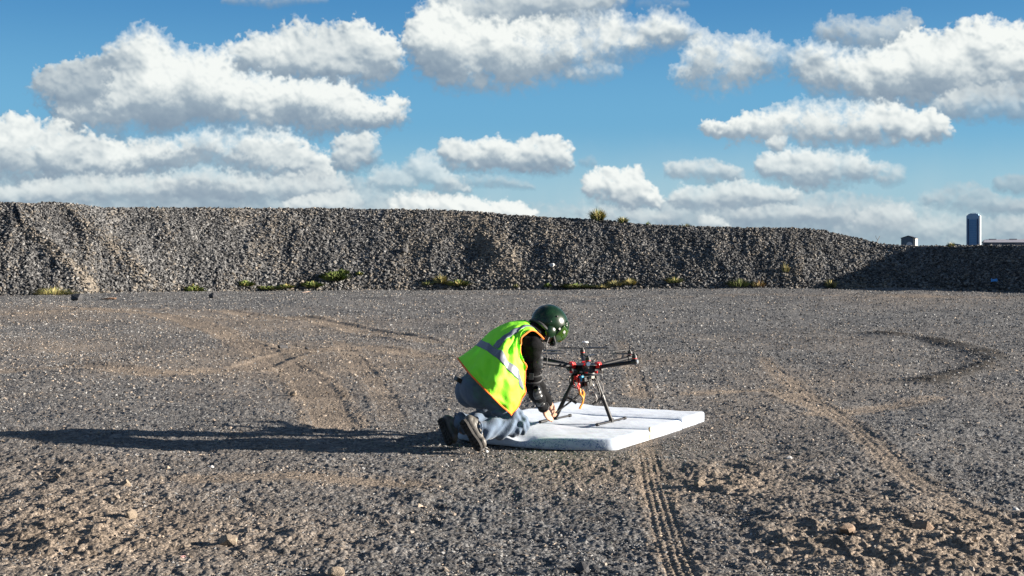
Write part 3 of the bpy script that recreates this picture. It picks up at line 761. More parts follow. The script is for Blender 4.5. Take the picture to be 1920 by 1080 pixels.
# ------------------------------------------------------------------ mattress
def mattress_material():
    m, N, L, b = new_mat('mattress_ticking')
    b.inputs['Roughness'].default_value = .85; b.inputs['Sheen Weight'].default_value = .1
    tc = N.new('ShaderNodeTexCoord')
    # faint blue sprigs printed on the cloth: short curling strokes gathered in patches
    mp = N.new('ShaderNodeMapping'); L.new(tc.outputs['Object'], mp.inputs[0])
    n = N.new('ShaderNodeTexNoise'); n.inputs['Scale'].default_value = 22; n.inputs['Detail'].default_value = 2.5; n.inputs['Distortion'].default_value = 1.8
    L.new(mp.outputs[0], n.inputs['Vector'])
    ab = N.new('ShaderNodeMath'); ab.operation = 'SUBTRACT'; L.new(n.outputs[0], ab.inputs[0]); ab.inputs[1].default_value = .5
    a2 = N.new('ShaderNodeMath'); a2.operation = 'ABSOLUTE'; L.new(ab.outputs[0], a2.inputs[0])
    ln = N.new('ShaderNodeMapRange'); ln.inputs[1].default_value = .012; ln.inputs[2].default_value = .030; ln.inputs[3].default_value = 1; ln.inputs[4].default_value = 0
    L.new(a2.outputs[0], ln.inputs[0])
    pn = N.new('ShaderNodeTexNoise'); pn.inputs['Scale'].default_value = 5.5; pn.inputs['Detail'].default_value = 1; L.new(mp.outputs[0], pn.inputs['Vector'])
    pm = N.new('ShaderNodeMapRange'); pm.inputs[1].default_value = .47; pm.inputs[2].default_value = .56; L.new(pn.outputs[0], pm.inputs[0])
    ml = N.new('ShaderNodeMath'); ml.operation = 'MULTIPLY'; L.new(ln.outputs[0], ml.inputs[0]); L.new(pm.outputs[0], ml.inputs[1])
    side = N.new('ShaderNodeAttribute'); side.attribute_name = 'side'
    m2 = N.new('ShaderNodeMath'); m2.operation = 'MULTIPLY'; L.new(ml.outputs[0], m2.inputs[0]); L.new(side.outputs['Fac'], m2.inputs[1])
    st = N.new('ShaderNodeTexNoise'); st.inputs['Scale'].default_value = 3.2; st.inputs['Detail'].default_value = 7; st.inputs['Roughness'].default_value = .65; L.new(tc.outputs['Object'], st.inputs['Vector'])
    base = ramp(N, [(.3, (.25, .30, .375)), (.5, (.35, .405, .49)), (.7, (.40, .455, .535))]); L.new(st.outputs[0], base.inputs[0])
    c = mixc(N, L, m2.outputs[0], base.outputs[0], (.07, .13, .26))
    dt = N.new('ShaderNodeAttribute'); dt.attribute_name = 'dirt'
    c = mixc(N, L, dt.outputs['Fac'], c, (.20, .165, .13))
    L.new(c, b.inputs['Base Color'])
    wv = N.new('ShaderNodeTexNoise'); wv.inputs['Scale'].default_value = 14; wv.inputs['Detail'].default_value = 4; L.new(tc.outputs['Object'], wv.inputs['Vector'])
    bp = N.new('ShaderNodeBump'); bp.inputs['Strength'].default_value = .35; bp.inputs['Distance'].default_value = .01; L.new(wv.outputs[0], bp.inputs['Height']); L.new(bp.outputs[0], b.inputs['Normal'])
    return m
M_mat = mattress_material()
MA = Vector((.774, 10.58, 0)); MB_ = Vector((1.674, 12.28, 0)); MD = Vector((.455, 12.93, 0)); MC = Vector((-.455, 11.13, 0))
MTH = .095
KNEES = [(.075, 10.74), (-.07, 10.97)]
CREASES = (.345, .705)
def mat_xy(u, v):
    """u 0..1 from the man's end to the far right side, v 0..1 from front edge to back edge"""
    a = MC * (1 - u) + MA * u; b = MD * (1 - u) + MB_ * u
    p = a * (1 - v) + b * v
    # the front edge bows towards the camera between its corners
    bow = math.sin(min(1, max(0, u)) * math.pi) ** .8 * (1 - v) ** 2 * .17
    p = p + Vector((-.46, -.89, 0)) * bow
    return p
def mat_top(x, y, v):
    z = MTH
    for c in CREASES: z -= .016 * math.exp(-((v - c) / .008) ** 2) + .008 * math.exp(-((v - c) / .05) ** 2)
    for kx, ky in KNEES: z -= .032 * math.exp(-((x - kx) ** 2 + (y - ky) ** 2) / .012) + .012 * math.exp(-((x - kx) ** 2 + (y - ky) ** 2) / .05)
    z += .004 * mnoise.noise(Vector((x * 2.1, y * 2.1, 3))) + .003 * mnoise.noise(Vector((x * 7, y * 7, 9)))
    return z
def build_mattress():
    """three hinged foam panels under one cover"""
    root = empty('folding_mattress', (.6, 11.7, 0)); tag(root, 'pale blue-white folding foam mattress lying on the gravel', 'mattress')
    bounds = [-.0, CREASES[0], CREASES[1], 1.0]
    for k in range(3):
        v0, v1 = bounds[k] + (.003 if k else 0), bounds[k + 1] - (.003 if k < 2 else 0)
        nu, nv = 64, 30
        r = .018
        V = []; F = []; side = []; dirt = []
        L_u, L_v = 1.4, 1.95
        # rounded box: closed rings from underside centre outwards
        prof = [(.30, 0.0), (.06, 0.0), (.008, .003), (.001, .010), (0, .04), (0, .06), (.001, .084), (.004, .092), (.012, .0965), (.04, .0975)]
        per = []
        def outline(ins, n=46):
            pts = []
            a0, a1 = ins / L_u, 1 - ins / L_u; b0 = v0 + ins / L_v; b1 = v1 - ins / L_v
            cr = .05
            for i in range(n): pts.append((a0 + (a1 - a0) * i / n, b0))
            for i in range(n // 2): pts.append((a1, b0 + (b1 - b0) * i / (n // 2)))
            for i in range(n): pts.append((a1 - (a1 - a0) * i / n, b1))
            for i in range(n // 2): pts.append((a0, b1 - (b1 - b0) * i / (n // 2)))
            out = []
            for (u, v) in pts:
                # round the free outer corners
                du = min(u, 1 - u) * L_u; dv = 9
                if k == 0: dv = min(dv, (v) * L_v)
                if k == 2: dv = min(dv, (1 - v) * L_v)
                cr = .10 if u < .5 else .05
                if du < cr and dv < cr:
                    e = Vector((cr - du, cr - dv)); m_ = max(e.x, e.y)
                    if e.length > 1e-6:
                        f = m_ / e.length; e2 = e * f
                        du2, dv2 = cr - e2.x, cr - e2.y
                        u = du2 / L_u if u < .5 else 1 - du2 / L_u
                        v = dv2 / L_v if k == 0 else 1 - dv2 / L_v
                out.append((u, v))
            return out
        rings = []
        for ins, zz in prof:
            ring = []
            for (u, v) in outline(ins):
                p = mat_xy(u, v); top = mat_top(p.x, p.y, v)
                z = zz / .0975 * top
                # the man's end is lifted a little by the ground
                lift = .022 * max(0, 1 - u * 4) + .010 * math.sin(u * 5 + k)
                sidebulge = math.sin(min(1, zz / .0975) * math.pi)
                ring.append(len(V)); V.append((p.x, p.y, z * 1.0 + max(0, lift) - .012)); side.append(1.0 if zz < .093 else .18)
                dirt.append(.55 * max(0, 1 - zz / .022) * (.5 + .5 * mnoise.noise(Vector((p.x * 9, p.y * 9, 1)))))
            rings.append(ring)
        n = len(rings[0])
        for a, b in zip(rings, rings[1:]):
            for i in range(n): F.append((a[i], a[(i + 1) % n], b[(i + 1) % n], b[i]))
        # top surface as a grid inside the last ring
        ins = .04; gu, gv = 46, 23
        grid = {}
        ol = outline(ins)
        last = rings[-1]
        def ringidx(i, j):
            nn = 46
            if j == 0: return last[i] if i < nn else last[nn]
            if i == gu: return last[nn + j] if j < gv else last[nn + nn // 2]
            if j == gv: return last[nn + nn // 2 + (gu - i)] if i > 0 else last[(nn + nn // 2 + nn)]
            if i == 0: return last[nn + nn // 2 + nn + (gv - j)]
        for i in range(gu + 1):
            for j in range(gv + 1):
                q = ringidx(i, j) if (i in (0, gu) or j in (0, gv)) else None
                if q is None:
                    a0, a1 = ins / L_u, 1 - ins / L_u; b0 = v0 + ins / L_v; b1 = v1 - ins / L_v
                    u = a0 + (a1 - a0) * i / gu; v = b0 + (b1 - b0) * j / gv
                    p = mat_xy(u, v); z = mat_top(p.x, p.y, v) + max(0, .022 * max(0, 1 - u * 4) + .010 * math.sin(u * 5 + k)) - .012
                    q = len(V); V.append((p.x, p.y, z)); side.append(.18); dirt.append(.45 * max(0, mnoise.fractal(Vector((p.x * 3.5, p.y * 5, 5)), .8, 2.2, 4) - .05))
                grid[i, j] = q
        for i in range(gu):
            for j in range(gv): F.append((grid[i, j], grid[i + 1, j], grid[i + 1, j + 1], grid[i, j + 1]))
        me = np_mesh('mattress_panel', V, F)
        for nm, arr in (('side', side), ('dirt', dirt)):
            at = me.attributes.new(nm, 'FLOAT', 'POINT'); at.data.foreach_set('value', np.asarray(arr, np.float32))
        o = link('mattress_panel', me, M_mat, root, smooth=True)
    # torn seam with brown foam showing, on the right side at the first fold
    M_foam = simple('bare_foam', (.42, .31, .17), .9, noise_s=60, var=.4)
    p = mat_xy(1.0, CREASES[0]); d = (MB_ - MA).normalized(); nrm = Vector((.89, -.46, 0))
    mb = MB()
    pts = [(-.012, 0), (-.022, .03), (-.006, .055), (-.012, .088), (.004, .094), (.008, .06), (.018, .035), (.010, 0)]
    mb.poly([p + nrm * .0 + d * a + Vector((0, 0, z + .0)) - nrm * .01 for a, z in pts], nrm * .014)
    mb.build('torn_seam', M_foam, root)
    return root
build_mattress()

# ------------------------------------------------------------------ shapes for the figure: limbs melted together on a voxel grid
def melt(name, shapes, voxel=.008, smooth=2, disp=None):
    """shapes: ('cap', a, b, ra, rb) tapered limb or ('ell', c, (rx,ry,rz), rot) ; returns one continuous mesh"""
    mb = MB()
    for s in shapes:
        if s[0] == 'cap':
            _, a, b, ra, rb = s
            mb.tube(a, b, ra, rb, seg=20); mb.ball(a, ra, u=20, v=14); mb.ball(b, rb, u=20, v=14)
        else:
            mb.ball(s[1], s[2], rot=s[3] if len(s) > 3 else None, u=24, v=16)
    me = bm_mesh(name, mb.bm)
    o = bpy.data.objects.new(name + '_tmp', me); COL.objects.link(o)
    rm = o.modifiers.new('r', 'REMESH'); rm.mode = 'VOXEL'; rm.voxel_size = voxel
    sm = o.modifiers.new('s', 'SMOOTH'); sm.factor = .6; sm.iterations = smooth
    dg = bpy.context.evaluated_depsgraph_get(); dg.update()
    out = bpy.data.meshes.new_from_object(o.evaluated_get(dg)); out.name = name
    bpy.data.objects.remove(o); bpy.data.meshes.remove(me)
    if disp is not None:
        n = len(out.vertices); co = np.empty(n * 3, np.float32); out.vertices.foreach_get('co', co); co = co.reshape(-1, 3)
        no = np.empty(n * 3, np.float32); out.vertices.foreach_get('normal', no); no = no.reshape(-1, 3)
        co = co + no * disp(co)[:, None]
        out.vertices.foreach_set('co', co.astype(np.float32).ravel()); out.update()
    return out
FW = Vector((.866, .5, 0)); LF = Vector((-.5, .866, 0)); RT = -LF; UP = Vector((0, 0, 1))

def skin_material():
    m = simple('skin', (.36, .185, .12), .5, noise_s=30, var=.12)
    b = m.node_tree.nodes['Principled BSDF']; b.inputs['Subsurface Weight'].default_value = .08; b.inputs['Subsurface Radius'].default_value = (.01, .004, .002)
    return m
M_skin = skin_material()
def cloth(name, col, rough=.9, bscale=120, bump=.25, var=.15, sheen=.2, ns=25):
    m = simple(name, col, rough, noise_s=ns, var=var, bump=bump, bscale=bscale); m.node_tree.nodes['Principled BSDF'].inputs['Sheen Weight'].default_value = sheen
    return m
M_jeans = cloth('washed_denim', (.068, .100, .150), .9, 160, .3, .22, .15, 14)
M_jacket = cloth('black_mesh_jacket', (.004, .004, .005), .85, 260, .5, .35, .0, 60); M_jacket.node_tree.nodes['Principled BSDF'].inputs['Specular IOR Level'].default_value = .12
M_pad = simple('glossy_grey_armour', (.018, .019, .021), .33, noise_s=12, var=.3, coat=.15)
M_strap = simple('black_strap', (.02, .02, .022), .6)
M_boot = simple('boot_leather', (.075, .068, .060), .55, noise_s=18, var=.45, bump=.3)
M_sole = simple('boot_rubber', (.022, .020, .019), .85, noise_s=30, var=.5, bump=.4)
M_belt = simple('black_belt', (.012, .012, .012), .5)

# joints
PEL = P(903, 726, 10.79); 
HIPR = PEL + RT * .095 + Vector((.01, 0, -.01)); HIPL = PEL + LF * .10
KNR = Vector((.065, 10.71, .158)); KNL = Vector((-.075, 10.97, .158))
ANR = P(893, 806, 10.52); ANL = P(862, 795, 10.83)
WAI = P(918, 686, 10.80); CHE = P(958, 650, 10.90); NEK = P(1000, 624, 10.98)
SHR = P(1000, 652, 10.76); SHL = NEK + LF * .18 + Vector((-.03, 0, -.06))
ELR = P(999, 727, 10.90); WRR = P(1020, 765, 11.16)
ELL = P(1006, 722, 11.22); WRL = P(1030, 756, 11.34)
HEAD = P(1030, 607, 11.08)
HF = (FW * math.cos(R(42)) - UP * math.sin(R(42))).normalized()      # where the face looks
HU = (FW * math.sin(R(42)) + UP * math.cos(R(42))).normalized()
HL = HU.cross(HF)
def hp(x, y, z): return HEAD + HF * x + HL * y + HU * z
HROT = Matrix((HF, HL, HU)).transposed()

def hand_shapes(w, grip, dirn, palm_n, side):
    """a right/left hand closed round a bar at grip; w wrist, dirn along the knuckles"""
    S = []
    f = (grip - w).normalized(); palm = w + f * .045
    kn = w + f * .088
    S.append(('cap', w - f * .02, w + f * .02, .028, .027))
    for i, off in enumerate((-.030, -.010, .010, .029)):
        k = kn + dirn * off + f * (-.002 * abs(i - 1.3))
        S.append(('cap', w + f * .02 + dirn * off * .7, k, .0175, .0135))
        ln = (.040, .045, .042, .033)[i]
        a = k + f * ln * .65 - palm_n * ln * .55
        b = a - palm_n * ln * .62 - f * ln * .25
        c = b - f * ln * .50 - palm_n * ln * .05
        S += [('cap', k, a, .0105, .0092), ('cap', a, b, .0092, .0085), ('cap', b, c, .0085, .0072)]
    t0 = w + f * .025 - dirn * .028 * side; t1 = t0 + f * .034 - dirn * .022 * side - palm_n * .018; t2 = t1 + f * .030 + dirn * .004 * side - palm_n * .022
    S += [('cap', t0, t1, .015, .0115), ('cap', t1, t2, .0115, .0085)]
    return S
def build_person():
    root = empty('person', (ANR.x, 10.7, 0))
    tag(root, 'person kneeling on the mattress in yellow vest, jeans and dark green helmet', 'person')
    GRIP = P(1033, 790, 11.25); GRIPL = P(1040, 775, 11.38)
    sh = [('ell', PEL, (.14, .16, .13)), ('cap', PEL, WAI, .125, .12), ('cap', WAI, CHE, .13, .135), ('cap', CHE, NEK, .11, .07),
          ('cap', NEK + HU * -.01, HEAD - HU * .03 - HF * .02, .058, .055),
          ('cap', HIPR, KNR, .080, .058), ('cap', HIPL, KNL, .080, .058), ('cap', KNR, ANR, .052, .038), ('cap', KNL, ANL, .052, .038),
          ('cap', ANR, ANR + Vector((.02, .0, -.05)), .034, .028), ('cap', ANL, ANL + Vector((.02, .0, -.05)), .034, .028),
          ('cap', CHE + LF * .05, SHL, .07, .06), ('cap', CHE + RT * .05, SHR, .07, .06),
          ('cap', SHR, ELR, .050, .040), ('cap', ELR, WRR, .040, .028), ('cap', SHL, ELL, .050, .040), ('cap', ELL, WRL, .040, .028),
          # head with brow, cheeks, nose, lips, chin and ears
          ('ell', hp(-.005, 0, .005), (.092, .074, .100), HROT), ('ell', hp(.045, 0, -.055), (.048, .052, .058), HROT), ('ell', hp(.075, 0, -.100), (.024, .026, .020), HROT),
          ('cap', hp(.088, 0, -.005), hp(.112, 0, -.040), .010, .014), ('cap', hp(.075, -.03, .012), hp(.075, .03, .012), .014, .014),
          ('cap', hp(.088, -.018, -.072), hp(.088, .018, -.072), .008, .008), ('cap', hp(.085, -.016, -.082), hp(.085, .016, -.082), .008, .008),
          ('ell', hp(.06, -.04, -.035), (.024, .02, .022), HROT), ('ell', hp(.06, .04, -.035), (.024, .02, .022), HROT),
          ('ell', hp(-.005, -.076, -.03), (.018, .010, .030), HROT), ('ell', hp(-.005, .076, -.03), (.018, .010, .030), HROT)]
    bar = Vector((.5, .866, 0))
    sh += hand_shapes(WRR, GRIP, bar, Vector((-.55, -.45, .70)).normalized() * -1 * -1, 1)
    sh += hand_shapes(WRL, GRIPL, bar, Vector((.2, -.75, .62)).normalized(), -1)
    body = link('body', melt('body', sh, .0062, 2), M_skin, root, smooth=True)
    # eyes and brows, under the visor
    M_eye = simple('eye_white', (.7, .68, .65), .2); M_iris = simple('iris', (.05, .03, .02), .2)
    for s in (-1, 1):
        e = MB().ball(hp(.082, s * .030, -.008), .011).build('eye', M_eye, root, True)
        MB().ball(hp(.0905, s * .030, -.010), .005).build('iris', M_iris, e, True)
    # jeans
    def folds(co):
        # cloth wrinkles: along the thigh, gathered behind the knee and at the hem
        x, y, z = co[:, 0], co[:, 1], co[:, 2]
        d = np.zeros(len(co), np.float32)
        kn = np.array(KNR); an = np.array(ANR); ax = (an - kn); l = np.linalg.norm(ax); ax = ax / l
        for kk, aa in ((KNR, ANR), (KNL, ANL)):
            k_ = np.array(kk); a_ = np.array(aa); v = a_ - k_; l = np.linalg.norm(v); v = v / l
            t = ((co - k_) @ v) / l
            rad = np.linalg.norm(co - k_ - (t * l)[:, None] * v, axis=1)
            w = np.exp(-np.clip(t - 1, 0, 1) ** 2 * 20) * (t > -.3) * (rad < .13)
            ang = (z - k_[2]) / .08
            d += .012 * w * np.clip(np.sin(t * 19 + ang * 2.6 + 1.2 * np.sin(t * 5)), -.8, 1) * sstep(-.15, .25, t)
            d += .005 * w * np.sin(t * 46 - ang * 5.0) * np.exp(-((t - .04) / .14) ** 2)
            d += .006 * w * sstep(.75, .95, t) * np.sin(ang * 6)
        hp_ = np.array(HIPR); v = np.array(KNR) - hp_; l = np.linalg.norm(v); v = v / l
        t = ((co - hp_) @ v) / l
        d += .005 * np.sin(t * 34 + (x + y) * 14) * np.exp(-((t - .85) / .22) ** 2)
        d += .006 * fbm(x * 9 + z * 5, y * 9 - z * 7, 601, 3)
        return d
    cu_r = ANR + Vector((.045, .012, .0)); cu_l = ANL + Vector((.015, .0, .01))
    js = [('ell', PEL + Vector((-.015, 0, -.005)), (.155, .185, .145)), ('cap', PEL, PEL.lerp(WAI, .75), .15, .135),
          ('ell', PEL + RT * .075 + Vector((-.055, 0, -.035)), (.115, .115, .125)), ('ell', PEL + LF * .075 + Vector((-.055, 0, -.035)), (.115, .115, .125)),
          ('cap', HIPR + Vector((0, 0, -.02)), KNR + Vector((-.01, 0, .012)), .108, .078), ('cap', HIPL, KNL + Vector((-.01, 0, .012)), .108, .078),
          ('cap', KNR + Vector((-.005, 0, .0)), KNR.lerp(ANR, .45), .070, .080), ('cap', KNR.lerp(ANR, .45), cu_r, .080, .070),
          ('cap', KNL + Vector((-.005, 0, .0)), KNL.lerp(ANL, .45), .070, .080), ('cap', KNL.lerp(ANL, .45), cu_l, .080, .072),
          ('cap', KNR.lerp(ANR, .62) + Vector((0, -.005, -.02)), cu_r + Vector((.02, -.01, -.03)), .06, .056)]
    jeans = link('jeans', melt('jeans', js, .0075, 3, folds), M_jeans, root, smooth=True)
    # back pocket seams, hem rims and belt
    M_seam = simple('denim_seam', (.07, .10, .14), .9)
    q = lambda px, py, Y: P(px, py, Y)
    mb = MB(); mb.path([q(886, 722, 10.60), q(892, 745, 10.575), q(914, 757, 10.565), q(930, 744, 10.56)], .0022, 5); mb.build('pocket', M_seam, jeans)
    mb = MB(); mb.path([q(872, 708, 10.64), q(890, 712, 10.60), q(925, 728, 10.57), q(950, 752, 10.57)], .0022, 5); mb.build('yoke_seam', M_seam, jeans)
    for c, an, kn in ((cu_r, ANR, KNR), (cu_l, ANL, KNL)):
        ax = (an - kn).normalized(); u_ = ax.cross(UP).normalized(); w_ = ax.cross(u_)
        ctr = c + ax * .040
        pts = [ctr + u_ * math.cos(t) * .068 + w_ * math.sin(t) * .073 + ax * .006 * math.sin(3 * t) for t in np.linspace(0, 2 * math.pi, 18)]
        MB().path(pts, .006, 6, 3).build('hem', M_jeans, jeans, True)
    MB().path([PEL.lerp(WAI, .62) + (FW * math.cos(t) * .142 + RT * math.sin(t) * .160) + UP * (.05 * -math.cos(t)) for t in np.linspace(0, 2 * math.pi, 26)], .016, 8, 2).build('belt', M_belt, root, True)
    pou = MB().box(q(859, 712, 10.75), (.05, .08, .035), Euler((.1, .5, .4)).to_matrix(), .008).build('belt_pouch', M_belt, root)
    # jacket
    def jfold(co):
        x, y, z = co[:, 0], co[:, 1], co[:, 2]
        return .006 * fbm(x * 10 + 3, z * 14 + y * 6, 611, 3) + .004 * np.sin(z * 75 + 6 * x) * (x > .05)
    jk = [('cap', PEL.lerp(WAI, .55), WAI, .125, .135), ('cap', WAI, CHE, .137, .145), ('cap', CHE, NEK + Vector((-.02, 0, -.01)), .130, .088),
          ('cap', NEK, NEK.lerp(HEAD, .42), .076, .070), ('cap', CHE + RT * .06, SHR, .095, .082), ('cap', CHE + LF * .06, SHL, .095, .080),
          ('ell', SHR + Vector((.0, 0, .0)), (.080, .074, .084)),
          ('cap', SHR, SHR.lerp(ELR, .5), .072, .062), ('cap', SHR.lerp(ELR, .5), ELR, .062, .060), ('cap', ELR, ELR.lerp(WRR, .4), .060, .056), ('cap', ELR.lerp(WRR, .4), WRR - (WRR - ELR).normalized() * .02, .056, .036),
          ('cap', SHL, ELL, .075, .062), ('cap', ELL, WRL - (WRL - ELL).normalized() * .02, .060, .040),
          ('cap', PEL.lerp(WAI, .35) + Vector((-.05, 0, .0)), WAI + Vector((-.03, 0, -.01)), .10, .12)]
    jacket = link('jacket', melt('jacket', jk, .0075, 2, jfold), M_jacket, root, smooth=True)
    # arm armour: upper plate, elbow cup, forearm plate, straps
    def plate(ctr, ax, out, ln, wd, th, name):
        ax = ax.normalized(); out = (out - ax * out.dot(ax)).normalized(); sd = ax.cross(out)
        V = []; F = []; nu, nv = 14, 12
        for i in range(nu + 1):
            for j in range(nv + 1):
                a = i / nu * 2 - 1; b_ = j / nv * 2 - 1
                wj = wd * (1 - .35 * a * a) * (1 - max(0, abs(a) - .75) * 1.4)
                ang = b_ * 1.15
                rr = .062 + .006 * math.cos(a * 9) * (1 - b_ * b_)
                V.append(ctr + ax * a * ln + sd * math.sin(ang) * wj + out * (math.cos(ang) * rr * .95 - .066 + th) + ax * .0)
        for i in range(nu):
            for j in range(nv):
                q0 = i * (nv + 1) + j; F.append((q0, q0 + 1, q0 + nv + 2, q0 + nv + 1))
        me = np_mesh(name, [tuple(v) for v in V], F)
        o = link(name, me, M_pad, jacket, smooth=True)
        md = o.modifiers.new('thick', 'SOLIDIFY'); md.thickness = .006; md.offset = -1
        return o
    plate(SHR.lerp(ELR, .32) + Vector((.058, -.030, .02)), ELR - SHR, Vector((.9, -.35, 0)), .085, .050, .022, 'upper_arm_guard')
    plate(ELR + Vector((.045, -.045, -.035)), WRR - ELR + Vector((0, 0, -.08)), Vector((.55, -.8, .25)), .062, .052, .022, 'elbow_guard')
    plate(ELR.lerp(WRR, .62) + Vector((.012, -.045, -.005)), WRR - ELR, Vector((.5, -.8, .1)), .062, .044, .018, 'forearm_guard')
    for t, rr in ((.62, .068), (.78, .067)):
        c = SHR.lerp(ELR, t); ax = (ELR - SHR).normalized(); u_ = ax.cross(UP.cross(ax).normalized()) if abs(ax.z) < .95 else Vector((1, 0, 0)); u_ = Vector((1, 0, 0)) - ax * ax.x; u_.normalize(); w_ = ax.cross(u_)
        MB().path([c + u_ * math.cos(a) * rr + w_ * math.sin(a) * rr for a in np.linspace(0, 2 * math.pi, 20)], .007, 6, 2).build('strap', M_strap, jacket, True)
    MB().box(P(996, 706, 10.765), (.036, .012, .05), Euler((0, .1, 0)).to_matrix(), .004).build('strap_buckle', M_pad, jacket)
    cf = (WRR - ELR).normalized(); u_ = cf.cross(UP).normalized(); w_ = cf.cross(u_)
    MB().path([WRR - cf * .012 + u_ * math.cos(a) * .040 + w_ * math.sin(a) * .040 for a in np.linspace(0, 2 * math.pi, 16)], .008, 6, 2).build('cuff', M_strap, jacket, True)

    # boots: uppers and lugged soles standing on their toes
    for an, toe, rz, nm in ((ANR, Vector((P(901, 842, 10.44).x, 10.44, .022)), 0, 'right'), (ANL, Vector((P(845, 834, 10.74).x, 10.74, .022)), 1, 'left')):
        heel = P(869, 789, 10.47) if rz == 0 else P(827, 786, 10.80)
        ax = (toe - heel).normalized()                       # along the sole, heel to toe
        sn = (Vector((-.80, -.60, -.12)) if rz == 0 else Vector((-.86, -.50, -.05)))
        sn = (sn - ax * sn.dot(ax)).normalized()             # the sole's outward normal
        sd = ax.cross(sn).normalized(); ln = (toe - heel).length
        rot = Matrix((ax, sd, sn)).transposed()
        up = -sn
        shp = [('cap', heel + up * .045 + ax * .02, toe + up * .038 - ax * .045, .042, .040), ('ell', toe + up * .036 - ax * .045, (.050, .048, .034), rot),
               ('ell', heel + up * .05 + ax * .03, (.042, .038, .05), rot), ('cap', heel + up * .06 + ax * .045, an + Vector((.03, .012, .0)), .046, .050), ('ell', heel + ax * ln * .5 + up * .055, (.07, .040, .045), rot)]
        bo = link('boot', melt('boot', shp, .006, 2, lambda co: .0025 * fbm(co[:, 0] * 22, co[:, 2] * 22, 621, 2)), M_boot, root, smooth=True)
        # sole outline: heel, waist, ball, toe
        prof = [(-.012, .0), (-.006, .030), (.03, .040), (.10, .037), (.15, .036), (.20, .045), (.25, .048), (.285, .040), (.305, .020), (.31, 0)]
        k = (ln + .01) / .31
        ol = [(a * k, w) for a, w in prof] + [(a * k, -w) for a, w in prof[::-1][1:-1]]
        mb = MB(); mb.poly([heel + ax * a + sd * w + up * .004 for a, w in ol], sn * .020)
        so = mb.build('sole', M_sole, bo)
        mb = MB(); n = 0
        for i in range(9):
            a = (.012 + i * .034) * k
            if .105 < a / k < .145: continue
            w = np.interp(a / k, [p_[0] for p_ in prof], [p_[1] for p_ in prof]) - .005
            for s in (-1, 1):
                r_ = Matrix((ax, sd, sn)).transposed() @ Matrix.Rotation(s * .35, 3, 'Z')
                mb.box(heel + ax * a + sd * s * w * .53 + sn * .018, (.019, w * .78, .012), r_, .002)
        mb.build('tread', M_sole, bo)
    # ---------------- vest
    def Q(px, py, Y): return np.array(P(px, py, Y))
    near = [  # rows hem -> shoulder; columns back ridge, near back, near side, front edge
        [Q(858, 672, 10.88), Q(884, 704, 10.54), Q(920, 741, 10.42), Q(958, 778, 10.60)],
        [Q(874, 661, 10.90), Q(902, 685, 10.55), Q(938, 717, 10.43), Q(973, 757, 10.64)],
        [Q(897, 643, 10.94), Q(924, 657, 10.59), Q(953, 684, 10.47), Q(981, 728, 10.68)],
        [Q(921, 620, 10.96), Q(941, 641, 10.69), Q(962, 663, 10.57), Q(981, 692, 10.71)],
        [Q(948, 606, 10.99), Q(959, 627, 10.77), Q(969, 643, 10.68), Q(976, 660, 10.665)],
        [Q(974, 601, 11.01), Q(977, 616, 10.84), Q(977, 628, 10.76), Q(978, 638, 10.72)],
        [Q(992, 603, 11.03), Q(993, 611, 10.90), Q(993, 616, 10.83), Q(995, 621, 10.78)],
        [Q(1008, 617, 11.02), Q(1009, 621, 10.95), Q(1009, 624, 10.90), Q(1010, 627, 10.86)],
        [Q(1018, 632, 11.03), Q(1018, 633, 10.98), Q(1018, 634, 10.94), Q(1019, 636, 10.90)]]
    near = np.array(near)
    far = []
    lf = np.array(LF)
    for r_, row in enumerate(near):
        c0 = row[0]; rr = []
        for j in (3, 2, 1):
            # the hidden far side: the same drop as the near side, as far behind the ridge as that is before it
            Yf = 2 * c0[1] - row[j][1] + .02
            pc = (960 + c0[0] / c0[1] * FPX, HORIZON + (CAM_H - c0[2]) / c0[1] * FPX); pn = (960 + row[j][0] / row[j][1] * FPX, HORIZON + (CAM_H - row[j][2]) / row[j][1] * FPX)
            rr.append(Q(pc[0] + .8 * (pn[0] - pc[0]), pc[1] + .85 * (pn[1] - pc[1]), Yf))
        far.append(rr)
    net = np.concatenate([np.array(far), near], 1)      # 9 x 7
    def up1(a, n):
        m = a.shape[0]; out = []
        ts = np.linspace(0, m - 1, n)
        for t in ts:
            i = min(int(t), m - 2); f = t - i
            p0 = a[i - 1] if i > 0 else 2 * a[0] - a[1]; p1 = a[i]; p2 = a[i + 1]; p3 = a[i + 2] if i + 2 < m else 2 * a[-1] - a[-2]
            out.append(.5 * ((2 * p1) + (p2 - p0) * f + (2 * p0 - 5 * p1 + 4 * p2 - p3) * f * f + (3 * p1 - p0 - 3 * p2 + p3) * f ** 3))
        return np.array(out)
    NR, NC = 100, 110
    g = up1(net, NR); g = np.swapaxes(up1(np.swapaxes(g, 0, 1), NC), 0, 1)
    du = np.gradient(g, axis=0); dv = np.gradient(g, axis=1); nn = np.cross(dv, du); nn /= np.linalg.norm(nn, axis=-1, keepdims=True) + 1e-9
    if nn[30, 60, 2] < 0: nn = -nn
    rr_, cc_ = np.meshgrid(np.arange(NR) / NR, np.arange(NC) / NC, indexing='ij')
    # creases: pulled from the armpit to the hem, ripples at the loose front corner
    d = .010 * fbm(cc_ * 7, rr_ * 5, 631, 3) + .014 * fbm(cc_ * 26 + rr_ * 9, rr_ * 7, 651, 3) * (1 - sstep(.5, .8, rr_)) * sstep(.55, .65, cc_) + .012 * (1 - sstep(.35, .6, rr_)) * np.sin(cc_ * 46 + rr_ * 16 + 2.2 * fbm(cc_ * 3, rr_ * 3, 5, 2)) * sstep(.58, .75, cc_)
    rid = 1 - np.abs(fbm(cc_ * 11 + rr_ * 7, rr_ * 6 - cc_ * 4, 641, 2)) * 2.2
    d = d + .016 * np.clip(rid, 0, 1) * sstep(.55, .7, cc_) * (1 - sstep(.6, .75, rr_))
